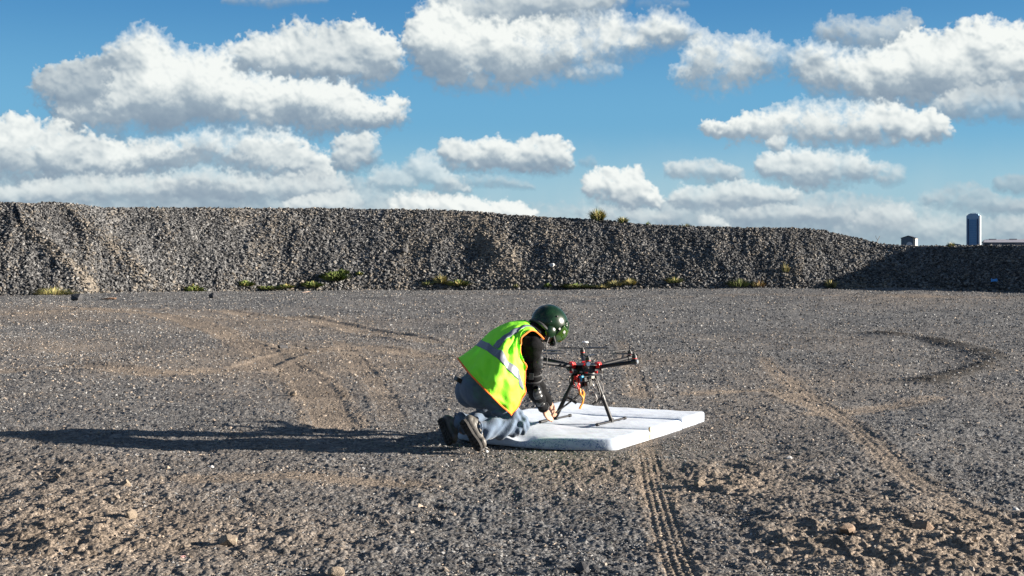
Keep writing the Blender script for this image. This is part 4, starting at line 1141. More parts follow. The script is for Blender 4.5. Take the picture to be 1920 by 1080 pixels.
    d = d * (1 - .5 * sstep(.75, .95, rr_))
    g = g + nn * d[..., None]
    base = g
    def sheet(name, r0, r1, c0, c1, off, mat, parent, th=.003, nr=None, nc=None):
        nr = nr or max(2, int((r1 - r0) * NR) + 1); nc = nc or max(2, int((c1 - c0) * NC) + 1)
        rr = np.linspace(r0, r1, nr) * (NR - 1); cc = np.linspace(c0, c1, nc) * (NC - 1)
        A, B = np.meshgrid(rr, cc, indexing='ij')
        return surf(name, A, B, off, mat, parent, th)
    def samp(A, B, arr):
        i = np.clip(A.astype(int), 0, NR - 2); j = np.clip(B.astype(int), 0, NC - 2); f = (A - i)[..., None]; h = (B - j)[..., None]
        return (arr[i, j] * (1 - f) + arr[i + 1, j] * f) * (1 - h) + (arr[i, j + 1] * (1 - f) + arr[i + 1, j + 1] * f) * h
    def surf(name, A, B, off, mat, parent, th):
        p = samp(A, B, base); n_ = samp(A, B, nn)
        top = p + n_ * off; bot = p + n_ * (off - th)
        nr, nc = A.shape; V = np.concatenate([top.reshape(-1, 3), bot.reshape(-1, 3)])
        a = np.arange((nr - 1) * nc).reshape(nr - 1, nc)[:, :-1].ravel(); m = nr * nc
        F = [np.stack([a, a + 1, a + nc + 1, a + nc], 1), np.stack([a + nc, a + nc + 1, a + 1, a], 1) + m]
        rim = list(range(nc)) + [i * nc + nc - 1 for i in range(1, nr)] + [(nr - 1) * nc + j for j in range(nc - 2, -1, -1)] + [i * nc for i in range(nr - 2, 0, -1)]
        rim = np.array(rim); nx = np.roll(rim, -1)
        F.append(np.stack([rim, rim + m, nx + m, nx], 1))
        return link(name, np_mesh(name, V, np.concatenate(F)), mat, parent, smooth=True)
    vest = sheet('vest', 0, 1, 0, 1, 0, M_vest, root, .0035)
    cw = lambda k: (k + 0.0) / 6.0          # net column to 0..1
    sheet('reflective_band', 1.77 / 8, 2.23 / 8, .02, .985, .0035, M_reflect, vest, .002, 12, 90)
    for sgn in (1, -1):
        c = .5 + sgn * (cw(4) - .5)
        sheet('reflective_strip', 2.27 / 8, 7.9 / 8, c - .028, c + .028, .0035, M_reflect, vest, .002, 70, 6)
    # coloured rims
    def rim(name, A, B, r_=.006, off=.001):
        p = samp(np.array(A)[:, None], np.array(B)[:, None], base)[:, 0]; n_ = samp(np.array(A)[:, None], np.array(B)[:, None], nn)[:, 0]
        MB().path([Vector(q_) for q_ in (p + n_ * off)], r_, 6, 1).build(name, M_piping, vest, True)
    js_ = np.linspace(0, NC - 1, 90); is_ = np.linspace(0, NR - 1, 80)
    rim('hem_piping', np.zeros(90), js_); rim('edge_piping', is_, np.full(80, NC - 1.)); rim('edge_piping', is_, np.zeros(80)); rim('collar_piping', np.full(60, NR - 1.), np.linspace(0, NC - 1, 60), .003)

    # ---------------- helmet
    hel = []
    n_t, n_p = 40, 48
    V = []; F = []; idx = {}
    def shell(name, rx, ry, rz, keep, mat, parent, th, ctr=(0, 0, 0), nt=44, np_=56, smoothf=None):
        bm = bmesh.new(); g_ = {}
        for i in range(nt + 1):
            for j in range(np_):
                th_ = math.pi * i / nt; ph = 2 * math.pi * j / np_
                x = math.sin(th_) * math.cos(ph); y = math.sin(th_) * math.sin(ph); z = math.cos(th_)
                e = 1.0
                if z < 0: e = 1 - .10 * z * z
                g_[i, j] = (ctr[0] + x * rx * e, ctr[1] + y * ry * e, ctr[2] + z * rz)
        vv = {}
        def gv(i, j):
            k = (i, j % np_)
            if i in (0, nt): k = (i, 0)
            if k not in vv: vv[k] = bm.verts.new(hp(*g_[k]))
            return vv[k]
        for i in range(nt):
            for j in range(np_):
                cx, cy, cz = [sum(q_) / 4 for q_ in zip(g_[i, j], g_[i + 1, j], g_[i, (j + 1) % np_], g_[i + 1, (j + 1) % np_])]
                if not keep(cx, cy, cz): continue
                vs = []
                for q_ in (gv(i, j), gv(i + 1, j), gv(i + 1, j + 1), gv(i, j + 1)):
                    if q_ not in vs: vs.append(q_)
                if len(vs) > 2: bm.faces.new(vs)
        me = bm_mesh(name, bm); o = link(name, me, mat, parent, smooth=True)
        md = o.modifiers.new('thick', 'SOLIDIFY'); md.thickness = th; md.offset = 0
        return o
    kp = lambda x, y, z: (z > -.085 + .9 * max(0, x + .02) - .15 * max(0, .0 - x)) and z > -.115
    helmet = shell('helmet', .150, .128, .142, kp, M_helmet, root, .010)
    shell('visor', .166, .138, .150, lambda x, y, z: x > .040 and -.105 < z < .045 - .25 * max(0, abs(y) - .07) and z > -.105 + .5 * max(0, abs(y) - .06), M_visor, helmet, .004, (.006, 0, 0))
    shell('visor_cover', .160, .136, .148, lambda x, y, z: x > .055 and .018 < z < .085 and abs(y) < .115, M_helmet, helmet, .006, (.002, 0, 0))
    for s in (-1, 1):
        MB().ball(hp(-.005, s * .108, -.075), (.050, .026, .052), HROT, 20, 14).build('ear_cup', M_helmet, helmet, True)
        MB().tube(hp(.030, s * .122, -.018), hp(.030, s * .138, -.018), .011, .009, 18).build('visor_knob', M_metal, helmet, True)
        MB().tube(hp(.082, s * .112, -.006), hp(.084, s * .128, -.006), .014, .012, 18).build('visor_knob', M_metal, helmet, True)
        MB().tube(hp(.10, s * .098, -.014), hp(.115, s * .104, -.016), .010, .010, 12).build('latch', M_metal, helmet, True)
        MB().tube(hp(-.045, s * .124, .045), hp(-.045, s * .130, .045), .007, .006, 10).build('rivet', M_strap, helmet, True)
        MB().tube(hp(-.06, s * .118, -.02), hp(-.06, s * .126, -.02), .005, .004, 10).build('rivet', M_strap, helmet, True)
    mb = MB(); mb.path([hp(.035, -.112, -.085), hp(.085, -.100, -.110), hp(.120, -.045, -.112), hp(.125, -.01, -.105)], .009, 8); mb.build('microphone_boom', M_strap, helmet, True)
    MB().ball(hp(.124, 0, -.105), (.016, .022, .014), HROT).build('microphone', M_strap, helmet, True)
    mb = MB(); mb.path([hp(.01, -.112, -.11), P(1024, 650, 10.90), P(1026, 672, 10.87), P(1024, 690, 10.86)], .004, 6); mb.build('communication_cable', M_strap, helmet, True)
    mb = MB(); mb.path([hp(.0, -.10, -.10), hp(.045, -.05, -.130), hp(.045, .05, -.130), hp(0, .10, -.10)], .007, 6); mb.build('chin_strap', M_strap, helmet, True)
    # padding inside the rim at the nape
    mb = MB(); mb.path([hp(-.02, -.115, -.088), hp(-.10, -.085, -.082), hp(-.128, 0, -.072), hp(-.10, .085, -.082), hp(-.02, .115, -.088)], .014, 8); mb.build('rim_padding', M_strap, helmet, True)
    return root

def vest_material():
    m, N, L, b = new_mat('hi_vis_fabric')
    b.inputs['Base Color'].default_value = (.31, .93, .03, 1); b.inputs['Roughness'].default_value = .7; b.inputs['Sheen Weight'].default_value = .0
    tc = N.new('ShaderNodeTexCoord'); n = N.new('ShaderNodeTexNoise'); n.inputs['Scale'].default_value = 16; n.inputs['Detail'].default_value = 4; L.new(tc.outputs['Object'], n.inputs['Vector'])
    bp = N.new('ShaderNodeBump'); bp.inputs['Strength'].default_value = .4; bp.inputs['Distance'].default_value = .02; L.new(n.outputs[0], bp.inputs['Height']); L.new(bp.outputs[0], b.inputs['Normal'])
    t = N.new('ShaderNodeBsdfTranslucent'); t.inputs[0].default_value = (.16, .95, .02, 1)
    mx = N.new('ShaderNodeMixShader'); mx.inputs[0].default_value = .22
    L.new(b.outputs[0], mx.inputs[1]); L.new(t.outputs[0], mx.inputs[2]); L.new(mx.outputs[0], N['Material Output'].inputs[0])
    return m
M_vest = vest_material()
M_reflect = simple('reflective_grey_tape', (.095, .105, .135), .5, noise_s=80, var=.12)
M_piping = simple('orange_piping', (.85, .16, .01), .7)
M_helmet = simple('dark_green_helmet_paint', (.004, .016, .006), .27, noise_s=20, var=.45, coat=.05, spec=.35)
M_metal = simple('brushed_metal', (.30, .30, .30), .35, 1.0)
def visor_material():
    m, N, L, b = new_mat('green_tinted_visor')
    b.inputs['Base Color'].default_value = (.030, .075, .008, 1); b.inputs['Roughness'].default_value = .08; b.inputs['Coat Weight'].default_value = .5
    b.inputs['Transmission Weight'].default_value = .35; b.inputs['IOR'].default_value = 1.45
    return m
M_visor = visor_material()
person = build_person()

# ------------------------------------------------------------------ drone
def build_drone():
    C0 = Vector((.592, 11.50, .538))
    root = empty('drone', (C0.x, C0.y, .10)); tag(root, 'black six-armed camera drone with red clamps standing on the mattress', 'drone')
    cf = simple('carbon_tube', (.012, .012, .014), .5, noise_s=90, var=.3, coat=.0, spec=.3)
    blk = simple('black_plastic', (.014, .014, .015), .45)
    red = simple('red_clamp', (.62, .015, .012), .35)
    blu = simple('blue_battery_wrap', (.01, .22, .38), .4)
    gry = simple('grey_bracket', (.22, .21, .19), .45, .6)
    sil = simple('silver_cap', (.62, .62, .62), .25, 1.0)
    wh = simple('white_plastic', (.75, .75, .75), .4)
    wires = {'red': simple('red_wire', (.62, .03, .02), .5), 'orange': simple('orange_wire', (.8, .28, .03), .5), 'white': simple('pale_wire', (.30, .28, .26), .5), 'black': blk}
    ez = Vector((0, 0, 1))
    frame = MB(); frame.tube(C0 + ez * .020, C0 + ez * .024, .125, .125, 24); frame.tube(C0 - ez * .052, C0 - ez * .047, .118, .118, 24)
    fr = frame.build('centre_plate', cf, root)
    MB().tube(C0 - ez * .046, C0 + ez * .0195, .100, .085, 20).build('hub_housing', blk, fr, True)
    for k in range(6):
        a = R(-30 + 60 * k); d = Vector((math.cos(a), math.sin(a), 0)); e = (d + ez * .150).normalized(); s = Vector((-d.y, d.x, 0))
        p0 = C0 + d * .075 - ez * .002; p1 = C0 + d * .45 + ez * .060
        arm = MB().tube(p0, p1, .0165, .0165, 16).build('arm', cf, root, True)
        MB().box(C0 + d * .122 + ez * .016, (.038, .048, .040), Matrix((e, s, e.cross(s))).transposed(), .006).build('clamp', red, arm)
        MB().box(C0 + d * .150 - ez * .004, (.022, .046, .046), Matrix((e, s, e.cross(s))).transposed(), .006).build('arm_joint', blk, arm)
        MB().tube(p1 - e * .035, p1 + e * .012, .0205, .0205, 18).build('motor_mount', blk, arm, True)
        MB().tube(p1 + e * .0125, p1 + e * .018, .0175, .015, 18).build('end_cap', sil, arm, True)
        mo = MB(); mc = p1 - e * .012; mo.tube(mc + ez * .018, mc + ez * .030, .0195, .0195, 20); mo.tube(mc + ez * .031, mc + ez * .052, .0215, .020, 20)
        motor = mo.build('motor', blk, root, True)
        MB().tube(mc + ez * .0265, mc + ez * .0315, .0205, .0205, 20).build('motor_ring', red, motor, True)
        mb = MB(); mb.tube(mc + ez * .052, mc + ez * .066, .011, .010, 14); mb.box(mc + ez * .060, (.05, .014, .008), None, .002); mb.build('propeller_hub', blk, motor, True)
        # folded blades, lying back beside each other or turned out a little
        fold = (2.75, 2.9, 0, 2.7, 2.8, 2.95)[k]; dirb = R((-30 + 60 * k) + 180)
        for j, off in enumerate((.18, -.18)):
            b0 = dirb + off * (1 + .4 * (k % 3))
            if k == 2: b0 = R(178) if j == 0 else R(4)
            bd = Vector((math.cos(b0), math.sin(b0), 0)); bs = Vector((-bd.y, bd.x, 0)); st = mc + ez * (.060 + .002 * j) + bd * .018
            prof = [(0, .007), (.03, .013), (.07, .019), (.12, .016), (.17, .010), (.195, .004)]
            pts = [st + bd * l + bs * w + ez * (.004 * w / .019) for l, w in prof] + [st + bd * l - bs * w * .6 - ez * (.004 * w / .019) for l, w in prof[::-1]]
            MB().poly(pts, ez * (.007 if k == 2 else .003)).build('propeller_blade', blk, motor)
    # mast with the round receiver
    mast = MB().tube(C0 + Vector((-.0, 0, .024)), C0 + Vector((-.0, 0, .198)), .0035, .003, 8).build('mast', cf, root, True)
    MB().tube(C0 + Vector((0, 0, .196)), C0 + Vector((0, 0, .200)), .024, .027, 20).ball(C0 + Vector((0, 0, .200)), (.027, .027, .009)).build('receiver', wh, mast, True)
    # under-slung rails, battery, gimbal tray and electronics
    dv = Vector((.5, .866, 0)); pv = Vector((.866, -.5, 0))
    rl = []
    for s in (-1, 1):
        for h in (-.055,):
            MB().tube(C0 + pv * s * .045 - dv * .15 + ez * h, C0 + pv * s * .045 + dv * .15 + ez * h, .006, .006, 10).build('rail', cf, root, True)
        for t in (-.1, .1):
            MB().box(C0 + pv * s * .045 + dv * t + ez * -.0425, (.014, .014, .033), None, .002).build('rail_hanger', blk, root)
    rv = Matrix((dv, pv * -1, ez)).transposed()
    MB().box(C0 - dv * .085 + ez * -.085, (.14, .10, .055), rv, .006).build('battery', blk, root)
    MB().box(C0 + Vector((-.038, -.145, -.080)), (.036, .03, .048), rv, .008).build('blue_regulator', blu, root)
    MB().box(C0 + dv * .02 + ez * -.074, (.20, .10, .006), rv, .001).build('tray', cf, root)
    MB().box(C0 + Vector((.045, -.12, -.072)), (.055, .03, .022), rv, .003).build('receiver_box', gry, root)
    MB().box(C0 + Vector((-.07, -.06, -.098)), (.06, .05, .03), rv, .004).build('controller_box', blk, root)
    MB().box(C0 + Vector((.02, .02, -.115)), (.07, .06, .05), rv, .006).build('camera_gimbal_motor', blk, root)
    MB().tube(C0 + Vector((.015, -.05, -.115)), C0 + Vector((.035, -.10, -.125)), .021, .019, 16).build('gimbal_motor', gry, root, True)
    MB().tube(C0 + Vector((-.02, -.07, -.135)), C0 + Vector((.00, -.11, -.145)), .018, .018, 16).build('gimbal_motor', blk, root, True)
    mb = MB(); mb.path([C0 + Vector((.03, -.07, -.12)), C0 + Vector((.06, -.07, -.14)), C0 + Vector((.07, -.05, -.19)), C0 + Vector((.045, -.04, -.215))], .008, 8); mb.build('gimbal_bracket', gry, root, True)
    rg = random.Random(4)
    def wire(col, pts, r=.0035):
        MB().path([C0 + Vector(p) for p in pts], r, 6, 7).build('wire', wires[col], root, True)
    wire('red', [(-.065, -.13, -.05), (-.075, -.16, -.09), (-.055, -.16, -.13), (-.06, -.15, -.17), (-.045, -.15, -.19)], .0065)
    wire('red', [(-.05, -.13, -.05), (-.055, -.165, -.10), (-.07, -.165, -.14), (-.050, -.155, -.18)], .005)
    wire('red', [(-.08, -.12, -.06), (-.10, -.14, -.10), (-.085, -.14, -.15), (-.06, -.13, -.16)], .004)
    wire('orange', [(-.05, -.155, -.16), (-.045, -.165, -.20), (-.025, -.165, -.235), (-.03, -.16, -.275), (-.045, -.16, -.30)], .008)
    wire('orange', [(-.03, -.155, -.17), (-.015, -.16, -.20), (-.02, -.16, -.235)], .006)
    wire('black', [(-.09, -.08, -.05), (-.13, -.10, -.09), (-.12, -.10, -.14), (-.08, -.11, -.16)], .004)
    wire('black', [(.0, -.10, -.10), (.01, -.14, -.15), (.03, -.14, -.19), (.03, -.12, -.22)], .003)
    for k in range(4):
        x = .05 + .022 * k
        wire('white', [(x * .8, -.12, -.08), (x + rg.uniform(-.01, .02), -.15, -.12 - rg.uniform(0, .02)), (x + .03 + rg.uniform(-.02, .02), -.15, -.17 - rg.uniform(0, .03)), (x + rg.uniform(-.03, .03), -.13, -.205 - rg.uniform(0, .03))], .0022)
    wire('white', [(.055, -.13, -.18), (.07, -.15, -.20), (.085, -.15, -.235), (.08, -.15, -.262)], .004)
    for p, rz in (((-.047, -.16, -.308), .4), ((-.022, -.162, -.205), .2), ((-.05, -.158, -.195), -.3)):
        MB().box(C0 + Vector(p), (.016, .014, .030), Euler((.1, rz, .3)).to_matrix(), .003).build('connector', wires['orange'], root)
    for k in range(7):
        MB().box(C0 + Vector((-.12 + .040 * k, -.118 - .012 * (k % 2), -.030)), (.024, .016, .018), Euler((0, 0, rg.uniform(-.4, .4))).to_matrix(), .002).build('connector', (red, blk, gry, red, blk, red, gry)[k], root)
    MB().box(C0 + Vector((.005, -.10, -.088)), (.15, .05, .035), rv, .006).build('power_board', blk, root)
    MB().box(C0 + Vector((-.075, -.135, -.075)), (.05, .03, .03), rv, .004).build('speed_controller', red, root)
    MB().box(C0 + Vector((.01, -.13, -.125)), (.045, .035, .035), rv, .006).build('camera', blk, root)
    MB().tube(C0 + Vector((-.03, -.10, -.10)), C0 + Vector((-.035, -.11, -.165)), .012, .010, 10).build('gimbal_arm', blk, root)
    # landing gear: legs, skids, feet, folding struts
    for s, top, foot in ((-1, C0 + Vector((-.085, -.02, -.085)), Vector((.352, 11.50, .128))), (1, C0 + Vector((.080, -.06, -.085)), Vector((.800, 11.455, .112)))):
        leg = MB().tube(top, foot, .0165, .0165, 14).build('leg', cf, root, True)
        sk = MB().tube(foot - dv * .25 - ez * .008, foot + dv * .25 - ez * .008, .0085, .0085, 12).build('skid', cf, leg, True)
        MB().box(foot, (.034, .034, .034), rv, .005).build('leg_joint', blk, leg)
        MB().tube(foot - dv * .262 - ez * .008, foot - dv * (.16 if s < 0 else .235) - ez * .008, .0135, .0135, 14).build('skid_grip', blk, leg, True)
        MB().tube(foot + dv * .235 - ez * .008, foot + dv * .262 - ez * .008, .0135, .0135, 14).build('skid_grip', blk, leg, True)
        mid = top.lerp(foot, .46)
        st = MB().tube(mid, mid + Vector((-s * .085, -.02, -.055)), .0115, .0115, 10).build('strut', blk, leg, True)
        MB().tube(mid - (foot - top).normalized() * .02, mid + (foot - top).normalized() * .02, .0185, .0185, 14).build('clamp', blk, leg, True)
        MB().box(top, (.05, .05, .04), rv, .006).build('leg_mount', blk, leg)
    MB().tube(P(1042, 774, 11.30), P(1092, 736, 11.42), .0075, .0075, 10).build('brace', cf, root, True)
    # rear antenna bits
    for x in (-.03, .05):
        MB().tube(C0 + Vector((x, -.02, .024)), C0 + Vector((x * 1.6, -.05, .085)), .002, .0018, 6).build('antenna', blk, root)
    return root
build_drone()

# ------------------------------------------------------------------ far buildings
def far_x(px, Y): return (px - 960) / FPX * Y
def far_z(py, Y): return CAM_H - (py - HORIZON) / FPX * Y
def build_tower():
    Y = 2500.; x0, x1 = far_x(1812.5, Y), far_x(1834.5, Y); w = x1 - x0; top = far_z(401, Y); cx = (x0 + x1) / 2
    root = empty('office_tower', (cx, Y, -.1)); tag(root, 'tall slim haze-blue glass tower with chamfered top, far beyond the bank', 'tower')
    con = simple('haze_blue_cladding', (.15, .26, .40), .5, noise_s=.2, var=.08); gl = simple('dark_blue_glazing', (.018, .05, .12), .4, .0, spec=.3); wt = simple('sunlit_side_cladding', (.50, .50, .50), .7)  # blue of glass and cladding includes painted-in distance haze
    gm = simple('haze_blue_glass_front', (.075, .18, .34), .45, spec=.3)
    dp = w * 1.0
    MB().poly([(x0, Y, -.1), (x1, Y, -.1), (x1, Y, top - 3), (x1 - 1.2, Y, top), (x0 + 4.2, Y, top), (x0, Y, top - 3.6)], (0, dp, 0)).build('shaft', con, root)
    MB().box((x1 + 1.2, Y + dp / 2, (top - 3) / 2), (2.3, dp - 2, top - 3)).build('sunlit_side', wt, root)  # pale colour stands in for sunlight on the tower's side
    for a, b, m in ((.09, .21, gl), (.86, .985, gl)):
        mb = MB(); mb.box((x0 + w * (a + b) / 2, Y - .25, (top - 8.5) / 2), (w * (b - a), .6, top - 8.5)); mb.build('window_strip', m, root)
    n = 17; h = (top - 10) / n
    for i in range(n):
        MB().box((x0 + w * .53, Y - .15, .3 + h * (i + .5)), (w * .60, .5, h * .86)).build('window', gm, root)
    # arched crown
    pts = [(x0 + 5 + (w - 7) * t, Y + 3, top + .02 + 1.7 * math.sin(math.pi * min(1, max(0, t))) ** .7) for t in np.linspace(0, 1, 12)]
    mb = MB(); mb.path(pts, .22, 6, 2)
    for t in (.25, .5, .75):
        i = int(t * 11); mb.tube((pts[i][0], Y + 3, top), pts[i], .25, .25, 6)
    mb.build('roof_arch', con, root)
    MB().box((cx + 1, Y + 6, top + .35), (w * .5, 6, .7)).build('plant_room', con, root)
    root.rotation_euler.z = -math.atan2(cx, Y) - R(5)
build_tower()
def build_pump_house():
    Y = 300.; x0, x1 = far_x(1690, Y), far_x(1716, Y); w = x1 - x0; ev = far_z(446.5, Y); ap = far_z(442.3, Y); cx = (x0 + x1) / 2
    root = empty('gabled_tower', (cx, Y, -.1)); tag(root, 'small grey gable-roofed tower with a white arched opening behind the bank', 'building')
    wl = simple('grey_metal_wall', (.055, .085, .12), .7, noise_s=1.5, var=.15); rf = simple('grey_roof', (.05, .065, .085), .6); sd = simple('sunlit_painted_wall', (.30, .28, .26), .8); op = simple('white_arch', (.30, .34, .40), .6)
    MB().poly([(x0, Y, -.1), (x1 - .5, Y, -.1), (x1 - .5, Y, ev), ((x0 + x1) / 2, Y, ap - .08), (x0, Y, ev)], (0, 5, 0)).build('wall', wl, root)
    MB().box((x1 - .24, Y + 2.5, ev / 2), (.46, 4.9, ev + .1)).build('side_wall', sd, root)  # lighter, warmer colour paints sunlight onto this side
    for s in (-1, 1):
        a = Vector((cx, 0, ap)); b = Vector((cx + s * (w / 2 + .12), 0, ev - .05)); d = b - a; n_ = Vector((-d.z, 0, d.x)).normalized() * .09 * s
        if n_.z < 0: n_ = -n_
        MB().poly([(a.x, Y - .15, a.z), (b.x, Y - .15, b.z), (b.x + n_.x, Y - .15, b.z + n_.z), (a.x + n_.x * 0, Y - .15, a.z + abs(n_.z))], (0, 5.3, 0)).build('roof', rf, root)
    ac = cx + .25; az_ = far_z(459, Y)
    pts = [(ac + .62 * math.cos(t), Y - .12, az_ + .62 * math.sin(t)) for t in np.linspace(0, math.pi, 12)] + [(ac - .62, Y - .12, 0), (ac + .62, Y - .12, 0)]
    MB().poly(pts, (0, .1, 0)).build('arched_opening', op, root)
    root.rotation_euler.z = -math.atan2(cx, Y) - R(6)
build_pump_house()
def build_warehouse():
    Y = 500.; x0 = far_x(1845, Y); x1 = x0 + 60; rt = far_z(448.6, Y); ev = far_z(454.4, Y)
    root = empty('warehouse', (x0, Y, -.1)); tag(root, 'long low warehouse with pale lit roof at the right edge', 'warehouse')
    wl = simple('warehouse_wall', (.055, .075, .10), .7); rf = simple('warehouse_roof', (.26, .25, .28), .7, noise_s=.3, var=.12); dk = simple('roof_vent_metal', (.16, .15, .17), .6)
    MB().box(((x0 + x1) / 2, Y + 9, ev / 2 - .05), (x1 - x0, 18, ev + .1)).build('wall', wl, root)
    MB().poly([(x0 - .3, Y - .4, ev + .02), (x0 + .6, Y + 9, rt), (x1, Y + 9, rt), (x1, Y - .4, ev + .02)], (0, 0, -.12)).build('roof', rf, root)
    MB().poly([(x0 - .3, Y + 18.4, ev + .02), (x1, Y + 18.4, ev + .02), (x1, Y + 9.01, rt), (x0 + .6, Y + 9.01, rt)], (0, 0, -.12)).build('roof', rf, root)
    for px in (1862, 1899):
        MB().box((far_x(px, Y), Y + 8.6, rt + .02), (2.6, .8, .34)).build('roof_vent', dk, root)
    for k in range(7):
        MB().box((x0 + 4 + 8 * k, Y - .03, 1.6), (3.2, .1, 3.0)).build('door', dk, root)
    root.rotation_euler.z = -math.atan2(x0, Y) * .9
build_warehouse()
def build_dome():
    Y = 800.; x0, x1 = far_x(1772, Y), far_x(1806, Y); top = far_z(456.8, Y)
    root = empty('arched_shed', ((x0 + x1) / 2, Y, -.1)); tag(root, 'low round-roofed shed just showing left of the glass tower', 'shed')
    m = simple('blue_grey_sheeting', (.075, .12, .17), .6)
    c = (x0 + x1) / 2; r = (x1 - x0) / 2
    pts = [(c + r * math.cos(t), Y, 2.2 + (top - 2.2) * math.sin(t)) for t in np.linspace(0, math.pi, 20)]
    MB().poly(pts, (0, 14, 0)).build('roof', m, root)
    MB().box((c, Y + 7, 1.05), (2 * r - .2, 13.8, 2.28)).build('wall', m, root)
    root.rotation_euler.z = -math.atan2(c, Y)
build_dome()

# ------------------------------------------------------------------ plants
def bank_surface(px, t): 
    x, y, z, a, b = bank_point(np.array([float(px)]), np.array([float(t)])); return Vector((x[0], y[0], z[0]))
grass_mats = {
    'straw': simple('dry_straw_grass', (.30, .25, .10), .8, noise_s=8, var=.35), 'green': simple('green_grass', (.085, .115, .028), .8, noise_s=8, var=.35), 'olive': simple('olive_weed', (.12, .12, .055), .8, noise_s=8, var=.35), 'brown': simple('brown_stalks', (.16, .10, .05), .9)}
for m in grass_mats.values():
    m.node_tree.nodes['Principled BSDF'].inputs['Specular IOR Level'].default_value = .2
def tuft(name, label, cat, c, w, h, n, mats, seed, spread=.6, base_r=.3, group=None, leafy=False):
    rg = random.Random(seed)
    root = empty(name, c); tag(root, label, cat, group)
    for mi, (key, share) in enumerate(mats):
        V = []; F = []
        for k in range(int(n * share)):
            a = rg.uniform(0, 2 * math.pi); rr = base_r * w * math.sqrt(rg.random())
            b = Vector((c.x + rr * math.cos(a), c.y + .5 * rr * math.sin(a), c.z - .03))
            out = spread * (rr / (base_r * w + 1e-6)) ** .7 * rg.uniform(.3, 1.3); hh = h * rg.uniform(.45, 1.05) * (1 - .35 * (rr / (base_r * w + 1e-6)) ** 2)
            d = Vector((math.cos(a), .6 * math.sin(a), 0)); bw = rg.uniform(.006, .014) * (2.2 if leafy else 1)
            s = Vector((-math.sin(a + 1), math.cos(a + 1), 0)) * bw
            m1 = b + d * out * w * .25 + Vector((0, 0, hh * .6)); tp = b + d * out * w * .6 + Vector((0, 0, hh * (1 - .25 * out)))
            i = len(V)
            if leafy: V += [b - s * .4, b + s * .4, m1 + s * 1.6, m1 - s * 1.6, tp + s * .5]
            else: V += [b - s, b + s, m1 + s * .8, m1 - s * .8, tp]
            F += [(i, i + 1, i + 2), (i, i + 2, i + 3), (i + 3, i + 2, i + 4)]
        me = np_mesh('blades', [tuple(v) for v in V], F, 3)
        link('blades' if mi == 0 else ('stalks' if key in ('brown', 'straw') else 'leaves'), me, grass_mats[key], root)
    return root
def crest(px): return bank_surface(960 + (px - 960) * 1.051, 1.0)
cT = crest
tuft('grass_tuft', 'largest yellow-green grass tuft standing on the crest of the bank', 'grass tuft', cT(1123), .70, .60, 460, [('straw', .62), ('green', .38)], 1, .75, .26)
tuft('grass_tuft', 'second grass tuft on the crest, just right of the largest', 'grass tuft', cT(1170), .45, .32, 220, [('straw', .6), ('green', .4)], 2, .8, .3)
tuft('grass_tuft', 'small bright green sprig on the crest, third from the largest tuft', 'grass tuft', cT(1217), .22, .22, 80, [('green', .8), ('straw', .2)], 3, .7, .3)
tuft('grass_tuft', 'thin low grass sprig on the crest, rightmost of the four on the skyline', 'grass tuft', cT(1286), .38, .20, 60, [('olive', .6), ('straw', .4)], 4, 1.0, .4)
tuft('grass_tuft', 'yellow grass sprig on the crest beside the small gabled tower', 'grass tuft', cT(1686), .32, .30, 90, [('straw', .7), ('green', .3)], 5, .8, .3)
def foot_p(px, t): return bank_surface(px, t)
